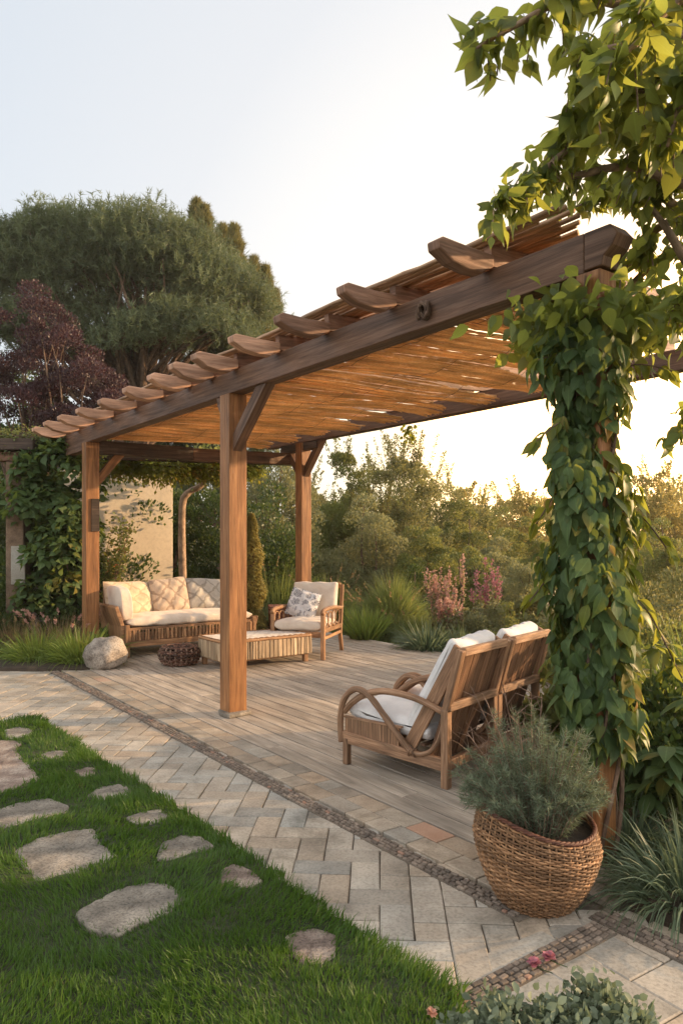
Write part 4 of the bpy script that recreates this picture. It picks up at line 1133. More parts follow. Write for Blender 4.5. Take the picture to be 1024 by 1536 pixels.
def clump_leaves(clumps, n, out=.8, up=.5, rnd=.6, inner=.2):
    """points and directions over a set of leaf clumps (x, y, z, radius)"""
    C = np.array(clumps, float); w = C[:, 3] ** 2; k = rng.choice(len(C), n, p=w / w.sum())
    d = rdir(n); d[:, 2] = np.where(d[:, 2] < -.4, -d[:, 2], d[:, 2])
    u = rng.random(n); rad = np.where(rng.random(n) < inner, u ** .5 * .8, .72 + .36 * u ** .8)
    cr = C[k, 3]
    P = C[k, :3] + d * (cr * rad)[:, None] * np.array([1, 1, .85])
    D = nrm(d * out + UP * up + rdir(n) * rnd)
    Nn = nrm(d + UP * .6 + rdir(n) * .5)
    return P, D, Nn, k

def make_clumps(rx, ry, h, n, rc, z0=.0, seed=0, flat=.0, top=1.0):
    """clumps over a dome of half-widths rx, ry and height h"""
    r = np.random.default_rng(seed); out = []
    for i in range(n):
        a = r.uniform(0, 2 * PI); q = r.uniform(0, 1) ** .6; s = (1 - q ** 2.4) ** .5
        zz = r.uniform(.15, 1) * s
        rr = r.uniform(.7, 1.3) * rc * (1.25 - .5 * zz)
        out.append((rx * .85 * q * math.cos(a), ry * .85 * q * math.sin(a), z0 + max(rr * .6, zz * h - rr * .5), rr))
    return out

def bush(name, label, cat, x, y, rx, h, n, leaf, mat, ry=None, nc=26, rc=.28, z=None, tpl=LEAF_TINY, group=None, out=.8, up=.6, seed=None, stems=7, wid=1.0, shoots=0, bark='bark', leafmin=.7, clumps=None, inner=.25):
    z = -.06 if z is None else z
    t = empty(name, (x, y, z), label=label, cat=cat, group=group)
    sd_ = seed if seed is not None else int(abs(x * 131 + y * 17)) + 1
    ry = ry or rx
    cl = clumps or make_clumps(rx, ry, h, nc, rc * min(rx, h) * 1.1, seed=sd_)
    P, D, Nn, k = clump_leaves(cl, n, out, up, inner=inner)
    kk = np.random.default_rng(sd_).random(len(cl))[k]
    var = np.clip(.15 + .5 * kk + .35 * rng.random(n) - .0 * P[:, 2], 0, 1)
    if shoots:
        # upright leafy shoots above the crown
        m = MB(); SP = []; SD = []
        idx = sorted(range(len(cl)), key=lambda i: -cl[i][2])[:max(4, len(cl) // 2)]
        for s in range(shoots):
            c = cl[R.choice(idx)]; a = R.uniform(0, 2 * PI); L = R.uniform(.18, .5) * h * .55
            p0 = Vector((c[0] + .5 * c[3] * math.cos(a), c[1] + .5 * c[3] * math.sin(a), c[2] + c[3] * .4)); dr = Vector((.35 * math.cos(a) + R.uniform(-.15, .15), .35 * math.sin(a), 1)).normalized()
            m.tube([p0, p0 + dr * L * .5, p0 + dr * L + Vector((R.uniform(-.05, .05), 0, 0))], [.006, .004, .002], 4)
            q = int(50 + 70 * R.random())
            tt = rng.random(q); SP.append(np.array(p0)[None] + np.array(dr)[None] * (L * tt)[:, None] + rng.normal(size=(q, 3)) * .035 * (1.3 - tt)[:, None]); SD.append(nrm(rdir(q) + np.array(dr)[None] * .8))
        m.build('shoots', M[bark], t)
        SP = np.concatenate(SP); SD = np.concatenate(SD); P = np.concatenate([P, SP]); D = np.concatenate([D, SD]); Nn = np.concatenate([Nn, rdir(len(SP))]); var = np.concatenate([var, rng.random(len(SP))])
    leaves('foliage', P, D, Nn, leaf * rng.uniform(leafmin, 1.3, len(P)), tpl, M[mat], t, var=var, widths=np.full(len(P), wid))
    if stems:
        m = MB()
        for s in range(stems):
            c = cl[(s * 3) % len(cl)]
            branch_tube(m, (R.uniform(-.12, .12) * rx, R.uniform(-.12, .12) * rx, -.04), (c[0] * .9, c[1] * .9, c[2]), .012 + .014 * h, .008, .08)
        m.build('stem', M[bark], t)
    return t

def grass_clump(name, label, cat, x, y, rad, L, n, mat, w=.012, g=.45, spread=.55, z=0.0, seg=5, group=None, heads=0, headmat='straw', upright=1.0, lift=0):
    t = empty(name, (x, y, z), label=label, cat=cat, group=group)
    a = rng.uniform(0, 2 * PI, n); q = rng.random(n) ** .6
    P = np.column_stack([np.cos(a) * q * rad * .45, np.sin(a) * q * rad * .45, np.full(n, -.02) + lift * (1 - q)])
    D = np.column_stack([np.cos(a) * (q * spread + .08), np.sin(a) * (q * spread + .08), np.full(n, upright)]) + rng.normal(size=(n, 3)) * .12
    LL = L * rng.uniform(.5, 1.15, n)
    blades('blades', P, D, LL, w * rng.uniform(.6, 1.3, n), g * rng.uniform(.5, 1.4, n) * (.4 + q), M[mat], t, seg=seg)
    if heads:
        a = rng.uniform(0, 2 * PI, heads); P2 = np.column_stack([np.cos(a) * rad * .3, np.sin(a) * rad * .3, np.zeros(heads)])
        D2 = nrm(np.column_stack([np.cos(a) * spread * .8, np.sin(a) * spread * .8, np.ones(heads)]) + rng.normal(size=(heads, 3)) * .1)
        L2 = L * rng.uniform(.95, 1.35, heads)
        blades('flower_stalk', P2, D2, L2, .005, .25, M[headmat], t, seg=4)
        m = 14; tt = rng.uniform(.8, 1.0, (heads, m)); PP = P2[:, None] + D2[:, None] * (L2[:, None] * tt)[..., None] - UP * (.25 * L2[:, None] * tt ** 2)[..., None]
        for h_ in range(heads):
            DD = D2[h_][None] + rdir(m) * .7 - UP * .2; leaves('flower_head', PP[h_], DD, rdir(m), .035, LEAF_TINY, M[headmat], t)
    return t

def onx(px, d): return (px - 512) * d / FOC
def hz(py, d): return EYE + (HZ - py) * d / FOC

# ---- umbrella pine behind the pergola
def pine():
    X, Y = onx(205, 20), 20.0
    t = empty('pine_tree', (X, Y, -.6), label='broad domed dark green pine rising behind the reed roof', cat='tree')
    X0 = np.array([X, Y, -.6])
    m = MB(); tr = []
    branch = [((0, 0, 0), (.25, .1, 5.6), .26, .2)]
    m.tube([(0, 0, -.1), (.1, 0, 2), (-.05, .1, 4), (.2, .1, 6.4), (.1, 0, 8.2)], [.3, .25, .22, .17, .08], 10)
    m.build('trunk', M['bark'], t, smooth=True)
    r = np.random.default_rng(5); cl = []
    def ell(cx, cy, cz, rx, ry, rz, n, rc):
        for i in range(n):
            d = r.normal(size=3); d /= np.linalg.norm(d)
            if d[2] < -.25: d[2] *= -.6
            if d[1] > .3 and r.random() < .6: d[1] *= -1
            q = r.uniform(.72, 1.0)
            rr_ = rc * r.uniform(.6, 1.3); cl.append((cx + d[0] * rx * q, cy + d[1] * ry * q, cz + d[2] * rz * q, rr_))
            if d[2] > .35 and r.random() < .4:
                for u_ in (.45, .8, 1.1): cl.append((cx + d[0] * rx * q + .1 * d[0] * u_, cy + d[1] * ry * q, cz + d[2] * rz * q + u_ * r.uniform(.3, .6), .26 * (1.35 - u_)))
    s = 20 / FOC
    def E(px, py, wx, wy, n, rc, dy=0): ell((px - 512) * s - X, dy, (hz(py, 20)) + .6, wx * s, 2.2, wy * s, n, rc)
    E(150, 452, 165, 98, 170, .5); E(60, 455, 95, 88, 80, .48); E(255, 455, 120, 92, 130, .48); E(330, 490, 72, 72, 55, .52, .5); E(-5, 450, 70, 76, 30, .6)
    E(200, 415, 120, 66, 70, .6); E(110, 385, 60, 42, 24, .45); E(230, 380, 40, 40, 14, .42); E(30, 395, 40, 36, 12, .4); E(130, 525, 130, 50, 60, .55); E(300, 545, 110, 60, 60, .5, -.4); E(40, 540, 80, 55, 40, .55); E(210, 560, 110, 40, 40, .45, -.6)
    C = np.array(cl)
    b = MB()
    for i in range(0, len(cl), 9):
        c = cl[i]; z0 = R.uniform(4.2, 6.8); branch_tube(b, (.1, .05, z0), (c[0], c[1], c[2]), .08, .02, .12)
    b.build('branch', M['bark'], t)
    # needle sprays: sprigs point up and outwards from each clump
    n = 24000; w = C[:, 3] ** 2; k = r.choice(len(C), n, p=w / w.sum()); d = nrm(r.normal(size=(n, 3))); d[:, 2] = np.abs(d[:, 2])
    B = C[k, :3] + d * (C[k, 3] * r.uniform(.6, 1.0, n))[:, None]
    ax = nrm(d * .75 + UP * .8 + r.normal(size=(n, 3)) * .2)
    m_ = 14
    tt = r.random((n, m_)); L = r.uniform(.15, .38, n)
    P = B[:, None] + ax[:, None] * (tt * L[:, None])[..., None]
    D = ax[:, None] * .8 + nrm(r.normal(size=(n, m_, 3))) * .95
    P = P.reshape(-1, 3); D = D.reshape(-1, 3); kv = np.repeat(r.random(len(C))[k] * .75 + r.random(n) * .2, m_) + .15 * r.random(n * m_) - .08
    blades('crown', P, D, r.uniform(.10, .19, len(P)), .02, .1, M['pine'], t, var=np.clip(kv, 0, 1), seg=1)
    return t
pine()
def spire_tree(name, label, px, d, pys, wtop, n, mat, seed, rad=.5):
    """pointed evergreen: several upright plumes (px, py top, py bottom, half width)"""
    X = onx(px, d); t = empty(name, (X, d, -.6), label=label, cat='tree'); r = np.random.default_rng(seed)
    m = MB(); P = []; D = []; s = d / FOC
    hmax = max(hz(a[1], d) for a in pys) + .6
    m.tube([(0, 0, -.1), (.1, .1, hmax * .5), (0, 0, hmax * .8)], [.2, .14, .04], 8)
    for (qx, top, bot, hw) in pys:
        x0 = (qx - 512) * s - X; z1 = hz(top, d) + .6; z0 = hz(bot, d) + .6; yy = r.uniform(-.6, .6); k = int(n * hw * (bot - top))
        v = r.random(k) ** .8; a = r.uniform(0, 2 * PI, k); rr = hw * s * (1 - v) ** .6 * (.55 + .45 * r.random(k)) * (1 + .25 * np.sin(v * 30 + qx))
        P.append(np.column_stack([x0 + rr * np.cos(a), yy + rr * np.sin(a), z0 + v * (z1 - z0)])); D.append(np.column_stack([np.cos(a) * .5, np.sin(a) * .5, np.ones(k)]) + r.normal(size=(k, 3)) * .35)
        branch_tube(m, (0, 0, z0 * .6), (x0, yy, z0 + .5 * (z1 - z0)), .06, .015)
    m.build('trunk', M['bark'], t)
    P = np.concatenate(P); D = np.concatenate(D)
    blades('crown', P, D, r.uniform(.12, .28, len(P)), .026, .15, M[mat], t, seg=1)
    return t
spire_tree('pointed_conifer', 'golden lit conifer with upright plumes beside the domed pine', 350, 22, [(290, 290, 420, 26), (310, 318, 440, 24), (332, 335, 460, 26), (355, 352, 480, 26), (378, 380, 500, 24), (398, 402, 520, 22), (412, 432, 540, 16), (345, 400, 560, 40), (320, 420, 600, 50), (385, 450, 600, 36)], 0, 2.6, 'pine_sunlit', 4)
spire_tree('dark_conifer', 'dark conifer filling the gap under the domed pine', 330, 23.5, [(300, 560, 760, 50), (360, 540, 760, 50), (410, 560, 760, 40), (250, 600, 760, 40), (200, 590, 720, 22), (180, 590, 720, 20), (240, 570, 720, 22), (280, 560, 740, 30)], 0, 1.3, 'pine', 6)

# ---- plum-leaved tree
def plum():
    d = 14.0; X = onx(50, d); t = empty('plum_tree', (X, d, -.4), label='purple leaved plum tree in front of the pine trunk', cat='tree'); s = d / FOC
    r = np.random.default_rng(8); cl = []
    for px, py, q, n in ((10, 520, 55, 16), (60, 500, 50, 16), (100, 540, 50, 14), (140, 580, 42, 12), (40, 590, 70, 18), (110, 620, 60, 14), (-40, 560, 60, 14), (165, 615, 28, 6), (70, 468, 22, 4), (30, 640, 80, 16), (120, 650, 50, 10)):
        for i in range(n):
            e = r.normal(size=3); e /= np.linalg.norm(e)
            cl.append(((px - 512) * s - X + e[0] * q * s * .7, e[1] * .8, hz(py, d) + .4 + e[2] * q * s * .7, r.uniform(.12, .34)))
    P, D, Nn, k = clump_leaves(cl, 52000, .8, .6, inner=.4)
    leaves('crown', P, D, Nn, rng.uniform(.03, .062, len(P)), LEAF_TINY, M['purple'], t, var=np.clip(np.random.default_rng(3).random(len(cl))[k] * .6 + rng.random(len(P)) * .4, 0, 1))
    m = MB(); m.tube([(0, 0, -.1), (.05, 0, 1.2), (0, .05, 2.2)], [.11, .09, .07], 9)
    for i in range(0, len(cl), 4): branch_tube(m, (0, .05, 1.9 + R.uniform(-.3, .4)), cl[i][:3], .035, .008, .1)
    m.build('trunk', M['bark'], t)
plum()

bush('dark_tree', 'dark leafy tree closing the gap below the plum tree', 'tree', onx(40, 16), 16.0, 2.2, 5.4, 42000, .08, 'dark', nc=90, rc=.2, ry=1.0)
bush('dark_tree', 'dark leafy tree standing below the domed pine crown', 'tree', onx(190, 17), 17.0, 1.5, 5.0, 24000, .08, 'dark', nc=60, rc=.2, ry=1.0)
# ---- neighbouring structure at the far end
ns = empty('neighbouring_arbour', (-4.40, 10.0, -.06), 0, label='old timber arbour with a stone column smothered by ivy', cat='arbour')
m = MB(); m.beam((0, 0, 0), (0, 0, 2.56), .24, .24, up=(0, 1, 0), c=.5); m.build('column', M['stone_col'], ns, bevel=.012)
m = MB(); m.beam((.055, -.128, .9), (.055, -.128, 1.42), .19, .03, up=(0, 1, 0), c=.5); m.beam((.26, .1, .0), (.26, .1, .85), .16, .2, up=(0, 1, 0), c=.3); m.build('white_render', M['white_stone'], ns, bevel=.008)
hewn((-2.4, -.02, 2.63), (.22, -.02, 2.63), .20, .12, seed=21).build('beam', M['tail'], ns, bevel=.006)
hewn((-2.4, 0, 2.78), (.30, 0, 2.78), .5, .15, seed=22).build('roof_edge', M['beam_dark'], ns, bevel=.006)
hewn((.1, .2, 2.72), (3.6, 1.9, 2.78), .14, .14, seed=23).build('beam', M['beam_dark'], ns, bevel=.006)
# creeper on the arbour roof
def creeper(name, label, pts, rad, n, leaf, mat, tpl=LEAF_OVAL, hang=.3, group=None, cat='creeper'):
    pts = [Vector(p) for p in pts]; b = pts[0]; t = empty(name, tuple(b), label=label, cat=cat, group=group)
    A = np.array([p - b for p in pts]); seg = rng.integers(0, len(A) - 1, n); tt = rng.random(n)[:, None]
    c = A[seg] * (1 - tt) + A[seg + 1] * tt; d = rdir(n); wob = 1 + .4 * np.sin(c[:, 0] * 7 + 1)[:, None]
    P = c + d * rad * (.4 + .75 * rng.random(n)[:, None]) * wob * np.array([1, 1, .7]); P[:, 2] -= hang * (rng.random(n) ** 3) 
    D = nrm(d + rdir(n) * .6 - UP * .5); Nn = nrm(d + UP * .8 + rdir(n) * .3)
    m = MB(); m.tube(curve_pts([Vector(a) + Vector((R.uniform(-.03, .03), 0, R.uniform(-.03, .03))) for a in A], 6), .014, 6); m.build('stem', M['bark'], t)
    leaves('foliage', P, D, Nn, leaf * rng.uniform(.6, 1.3, n), tpl, M[mat], t)
    return t
creeper('creeper', 'low pale creeper along the top of the old arbour', [(-7.0, 9.9, 2.86), (-5.5, 9.8, 2.88), (-4.2, 9.9, 2.86), (-3.4, 10.1, 2.80)], .13, 6500, .045, 'mid', LEAF_TINY)
creeper('creeper', 'sunlit creeper trailing over the beam above the plaster wall', [(-3.7, 10.6, 2.58), (-3.0, 11.0, 2.55), (-2.2, 11.4, 2.56), (-1.3, 11.8, 2.60)], .21, 9000, .06, 'vine_yellow', LEAF_TINY, .16)
bush('ivy_mass', 'large leaved ivy hanging in a cascade between arbour and first post', 'ivy', -3.85, 10.05, .5, 2.6, 5200, .10, 'vine', tpl=LEAF_HEART, clumps=[(R.uniform(-.40, .36), R.uniform(-.3, .3), z, R.uniform(.17, .30)) for z in np.linspace(.5, 2.68, 38)], up=-.3, group=None, wid=1.1)
bush('dark_shrub', 'dense dark shrub filling the space below the ivy cascade', 'shrub', -4.1, 10.3, .8, 2.1, 26000, .055, 'dark', nc=60, rc=.3, shoots=0, ry=.5)
bush('dark_shrub', 'dark shrub growing at the foot of the stone column', 'shrub', -4.75, 9.5, .55, 1.15, 9000, .05, 'dark', nc=26, rc=.34)
bush('dark_hedge', 'tall dark hedge behind the arbour at the edge of the picture', 'hedge', -6.4, 11.5, 1.6, 3.3, 24000, .08, 'dark', nc=60, rc=.25, ry=.8)
bush('dark_hedge', 'dark hedge behind the first pergola post', 'hedge', -4.0, 12.2, 1.3, 3.1, 22000, .07, 'dark', nc=50, rc=.28, ry=.7)

# ---- plaster wall, its plants
wl = empty('garden_wall', (-3.42, 12.0, -.08), math.radians(33), label='plain cream plaster wall behind the sofa', cat='wall')
m = MB(); m.box(-1.1, .64, -.14, .14, 0, 2.62, c=.5); m.build('wall_panel', M['plaster'], wl, bevel=.012)
m = MB(); m.box(-1.14, .68, -.18, .18, 2.622, 2.68, c=.3); m.build('coping', M['beam_dark'], wl, bevel=.01)
tr = empty('twisted_post_tree', (-2.55, 11.8, -.06), label='slim bare trunk bending under the creeper beside the plaster wall', cat='tree')
m = MB(); m.tube(curve_pts([(0, 0, 0), (.0, 0, .8), (-.015, 0, 1.6), (.0, 0, 2.1), (.10, 0, 2.27), (.27, 0, 2.36), (.36, .02, 2.5), (.42, .05, 2.72)], 6), [.062] * 12 + [.058] * 12 + [.05] * 10 + [.04] * 9, 9); m.build('trunk', M['bark_pale'], tr, smooth=True)
leaves('foliage', np.array([.4, .05, 2.75]) + rng.normal(size=(500, 3)) * .16, rdir(500), rdir(500), .07, LEAF_OVAL, M['mid'], tr)
def berry_shrub(x, y):
    t = empty('berry_shrub', (x, y, -.03), label='open shrub with reddish berries against the plaster wall', cat='shrub')
    m = MB(); P = []; D = []
    for s in range(22):
        a = R.uniform(0, 2 * PI); top = Vector((R.uniform(-.32, .50), R.uniform(-.25, .25), R.uniform(.7, 1.95) if s > 8 else R.uniform(1.5, 2.25)))
        if top.x > .25: top.z = min(top.z, 1.65)
        p0 = Vector((R.uniform(-.12, .12), R.uniform(-.1, .1), 0)); mid = p0.lerp(top, .5) + Vector((R.uniform(-.1, .1), 0, 0))
        c = curve_pts([p0, mid, top], 7); m.tube(c, [.010 - .008 * i / len(c) for i in range(len(c))], 5)
        for q in range(150):
            p = c[int(len(c) * R.uniform(.2, .999))]; P.append(np.array(p) + rng.normal(size=3) * .05)
    m.build('stem', M['twig'], t); P = np.array(P)
    leaves('foliage', P, rdir(len(P)) + UP * .4, rdir(len(P)) + UP * .5, rng.uniform(.035, .06, len(P)), LEAF_OVAL, M['mid'], t)
    Q = P[rng.choice(len(P), 260)]; leaves('berries', Q, rdir(260), rdir(260), .024, LEAF_TINY, M['berry'], t, widths=np.full(260, 1.6))
berry_shrub(-3.42, 10.35)
bush('low_shrub', 'low reddish tinged shrub between wall and sofa back', 'shrub', -2.75, 10.9, .75, .95, 7000, .045, 'olive', nc=22, rc=.3, ry=.35, shoots=14)
bush('low_shrub', 'dark leafy shrub at the outer end of the sofa', 'shrub', -3.05, 9.55, .24, .66, 1600, .075, 'dark', nc=12, rc=.4, tpl=LEAF_OVAL)
def broad_plant(name, label, x, y, n, L, w, mat, z=0.0, sp=.7, cat='plant', group=None, tpl=LEAF_LONG, g=None):
    t = empty(name, (x, y, z), label=label, cat=cat, group=group)
    a = rng.uniform(0, 2 * PI, n); el = rng.uniform(.35, 1.25, n); D = np.column_stack([np.cos(a) * np.cos(el), np.sin(a) * np.cos(el), np.sin(el)])
    Nn = np.column_stack([-np.cos(a) * np.sin(el), -np.sin(a) * np.sin(el), np.cos(el)])
    leaves('foliage', np.column_stack([np.cos(a) * .04, np.sin(a) * .04, rng.uniform(0, .08, n)]), D, Nn, L * rng.uniform(.6, 1.2, n), leaf_template([.03, .10, .15, .15, .10, .05, .005], droop=.45), M[mat], t, widths=np.full(n, w))
    return t
broad_plant('broad_leaf_plant', 'few upright broad leaves springing beside the boulder', -2.83, 8.75, 12, .42, .9, 'mid')

# hedges right of the wall
bush('dark_hedge', 'dark hedge between the bent trunk and the thick post', 'hedge', -1.75, 13.2, 1.35, 2.75, 26000, .06, 'dark', nc=60, rc=.26, ry=.7)
bush('dark_hedge', 'dark foliage seen just beside the wall edge', 'hedge', -2.95, 13.0, .7, 2.7, 9000, .06, 'dark', nc=26, rc=.3, ry=.6)
bush('grey_green_tree', 'grey green olive like tree rising behind the rear post', 'tree', onx(415, 14.5), 14.5, 1.0, 3.2, 26000, .055, 'olive', nc=60, rc=.3, ry=.9, shoots=30)
bush('dark_hedge', 'dark bush under the grey green tree', 'hedge', onx(410, 13.6), 13.6, .8, 1.7, 14000, .055, 'dark', nc=34, rc=.3, ry=.6)
# golden column of ivy
gc = empty('golden_ivy_column', (onx(377, 11.4), 11.4, -.04), label='narrow column of golden yellow ivy behind the thick post', cat='ivy')
n = 6000; a = rng.uniform(0, 2 * PI, n); v = rng.random(n); rr = .13 * (1 - v ** 5) * (1 + .3 * np.sin(v * 21)) * (.6 + .5 * rng.random(n))
P = np.column_stack([rr * np.cos(a) + .06 * (1 - v), rr * np.sin(a), v * 1.9]); D = np.column_stack([np.cos(a), np.sin(a), rng.uniform(-.8, .3, n)])
leaves('foliage', P, D, D + UP, .055, LEAF_OVAL, M['gold'], gc)
m = MB(); m.tube([(0, 0, 0), (0, 0, 1.75)], .05, 8); m.build('stem', M['bark'], gc)

# ---- middle distance, from the rear post to the vine column
def B(px, d, wpx, top, n, leaf, mat, label, name='round_shrub', cat='shrub', **k):
    x = onx(px, d); h = hz(top, d) + .06 - k.get('z', -.06) - .06
    return bush(name, label, cat, x, d, wpx * d / FOC, h, n, leaf, mat, **k)
B(510, 17.5, 62, 678, 38000, .055, 'mid', 'green shrub showing past the rear post against the sky', nc=50, rc=.28, shoots=26, z=-.5, ry=.9)
B(600, 17, 90, 672, 60000, .05, 'airy', 'tall airy tree with sunlit sprigs standing over the shrubs', name='airy_tree', cat='tree', nc=70, rc=.22, shoots=150, z=-.5, ry=1.2, inner=.3)
B(555, 14.5, 85, 735, 46000, .045, 'olive', 'dense grey green shrub mass beneath the airy tree', nc=70, rc=.26, z=-.3, ry=.9)
B(640, 14, 55, 770, 30000, .04, 'mid', 'olive coloured shrub right under the sunlit sprigs', nc=46, rc=.28, z=-.3, ry=.8)
B(690, 18, 50, 738, 30000, .048, 'mid', 'round topped shrub lit at the rim behind the flower spikes', nc=36, rc=.3, z=-.6, ry=.9)
B(735, 16.5, 50, 765, 26000, .045, 'olive', 'clipped looking grey green round shrub', nc=36, rc=.3, z=-.5, ry=.9)
B(790, 17.5, 40, 745, 14000, .05, 'mid', 'rounded shrub just beyond the clipped looking one', nc=30, rc=.3, z=-.5)
B(705, 13.2, 48, 815, 14000, .04, 'mid', 'low rounded green shrub behind the pink spikes', nc=30, rc=.3, z=-.2, ry=.6)
B(790, 13.4, 52, 838, 15000, .035, 'olive', 'fine leaved shrub behind the lounge chair cushions', nc=34, rc=.3, z=-.2, ry=.7)
B(620, 12.6, 34, 848, 8000, .035, 'dark', 'small dark shrub between grass mound and flower spikes', nc=20, rc=.34, z=-.1)
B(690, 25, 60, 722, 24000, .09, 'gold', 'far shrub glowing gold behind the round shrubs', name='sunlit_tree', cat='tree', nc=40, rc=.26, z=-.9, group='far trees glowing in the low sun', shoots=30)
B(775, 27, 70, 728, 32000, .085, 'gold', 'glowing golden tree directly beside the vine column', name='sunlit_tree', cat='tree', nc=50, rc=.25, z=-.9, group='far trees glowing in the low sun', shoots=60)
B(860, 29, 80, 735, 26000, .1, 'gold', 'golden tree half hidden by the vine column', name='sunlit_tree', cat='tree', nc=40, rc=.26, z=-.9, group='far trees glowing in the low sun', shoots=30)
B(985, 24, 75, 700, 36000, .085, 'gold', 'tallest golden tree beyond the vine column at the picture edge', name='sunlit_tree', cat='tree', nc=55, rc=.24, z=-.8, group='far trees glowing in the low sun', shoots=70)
B(1000, 17, 60, 775, 20000, .055, 'mid', 'olive green shrub below the tallest golden tree', nc=44, rc=.28, z=-.5)
B(900, 18, 60, 790, 14000, .06, 'mid', 'shrub mass largely behind the vine column', nc=34, rc=.28, z=-.5)
B(1000, 11, 45, 895, 12000, .04, 'olive', 'hazy grey green mound near the picture edge', nc=28, rc=.32, z=-.2)
B(930, 12, 42, 860, 12000, .04, 'mid', 'green mound just past the vine column', nc=28, rc=.3, z=-.2)
B(560, 20, 110, 700, 42000, .06, 'mid', 'deep green tree mass behind the airy tree', name='leafy_tree', cat='tree', nc=90, rc=.22, z=-.6, ry=1.0, shoots=40)
B(455, 18.5, 70, 690, 28000, .06, 'olive', 'grey green tree closing the gap beside the rear post', name='leafy_tree', cat='tree', nc=60, rc=.24, z=-.6, ry=1.0, shoots=30)
B(665, 20.5, 80, 712, 32000, .06, 'airy', 'sunlit loose tree behind the round topped shrub', name='leafy_tree', cat='tree', nc=70, rc=.22, z=-.6, ry=1.0, shoots=50)
B(745, 21, 60, 755, 22000, .06, 'mid', 'green tree under the glowing golden one', name='leafy_tree', cat='tree', nc=50, rc=.24, z=-.6, ry=1.0)
# far-off wood closing the view
def woods():
    P = []; 
    n = 90000; x = rng.uniform(-45, 48, n); y = 42 + 4 * np.sin(x * .2) + rng.uniform(-2.5, 2.5, n)
    top = 3.0 + 1.0 * np.sin(x * .45) + .8 * np.sin(x * 1.3 + 2) + .5 * np.sin(x * 2.9) + 1.2 * (x < -3)
    z = -1.2 + (top + 1.2) * rng.random(n) ** .7
    P = np.column_stack([x, y - .8 * np.sin(z * 2 + x), z]); d = rdir(n)
    leaves('far_wood', P, d + UP * .5, d, rng.uniform(.22, .4, n), LEAF_TINY, M['mid'], None, kind='stuff', label='far off belt of trees closing the view', cat='wood')
woods()
# loose ground cover beyond the deck
def cover():
    n = 90000; x = rng.uniform(-9, 12, n); y = 8.5 + 15 * rng.random(n) ** 1.3; L = np.array([to_local(Vector((a, b, 0))) for a, b in zip(x[:1], y[:1])])
    bb = (x - M0.x) * VA.x + (y - M0.y) * VA.y
    keep = (bb > 3.72) | ((y > 10.6) & (x < -1.5)); x = x[keep]; y = y[keep]; n = len(x)
    dd = np.clip(y - 13, 0, None); z = -.12 - .9 * (1 - np.exp(-dd / 8))
    d = rdir(n) * .6 + UP
    blades('ground_cover', np.column_stack([x, y, z]), d, rng.uniform(.10, .30, n), .02, .4, M['grassy'], None, kind='stuff', label='rough low greenery covering the ground beyond the deck', cat='ground cover')
cover()
# ornamental grasses and border plants along the deck
gr = 'ornamental grasses behind the deck'
grass_clump('ornamental_grass', 'tall feathery grass between golden ivy and rear post', 'ornamental grass', onx(415, 12.8), 12.8, .8, 1.30, 2600, 'grassy', .010, .35, .40, group=gr, heads=20)
grass_clump('ornamental_grass', 'soft grass mound beside the square wicker hamper', 'ornamental grass', onx(390, 12.0), 12.0, .55, .75, 2000, 'blue', .009, .7, .7, group=gr)
grass_clump('ornamental_grass', 'yellow green grass just past the rear post', 'ornamental grass', onx(490, 13.0), 13.0, .7, 1.05, 2200, 'grassy', .010, .45, .5, group=gr, heads=16)
grass_clump('ornamental_grass', 'biggest arching grass mound behind the spiky bright clump', 'ornamental grass', onx(588, 11.7), 11.7, .95, .95, 5200, 'grassy', .008, .75, .8, group=gr, heads=34, lift=.35)
grass_clump('ornamental_grass', 'arching grass tuft leaning out from the biggest mound', 'ornamental grass', onx(625, 11.0), 11.0, .6, .60, 1600, 'grassy', .008, .8, .8, group=gr, heads=8)
grass_clump('spiky_plant', 'bright lime spiky clump at the deck edge beside the armchair', 'spiky plant', onx(548, 10.75), 10.75, .42, .60, 420, 'lime', .022, .22, .50, z=-.02)
grass_clump('spiky_plant', 'blue green spiky clump hugging the back edge of the deck', 'spiky plant', onx(640, 9.75), 9.75, .5, .55, 520, 'blue', .022, .45, .85, z=-.02)
grass_clump('spiky_plant', 'second blue green spiky clump nearer the pink spikes', 'spiky plant', onx(690, 9.75), 9.75, .4, .42, 420, 'blue', .02, .45, .85, z=-.02)
grass_clump('spiky_plant', 'fresh green strappy clump behind the lounge chair cushion', 'spiky plant', onx(722, 9.2), 9.2, .4, .44, 420, 'lime', .018, .4, .7, z=-.02)
grass_clump('spiky_plant', 'narrow green strappy clump below the dusty pink heads', 'spiky plant', onx(672, 10.5), 10.5, .5, .46, 460, 'grassy', .018, .4, .7, z=-.02)
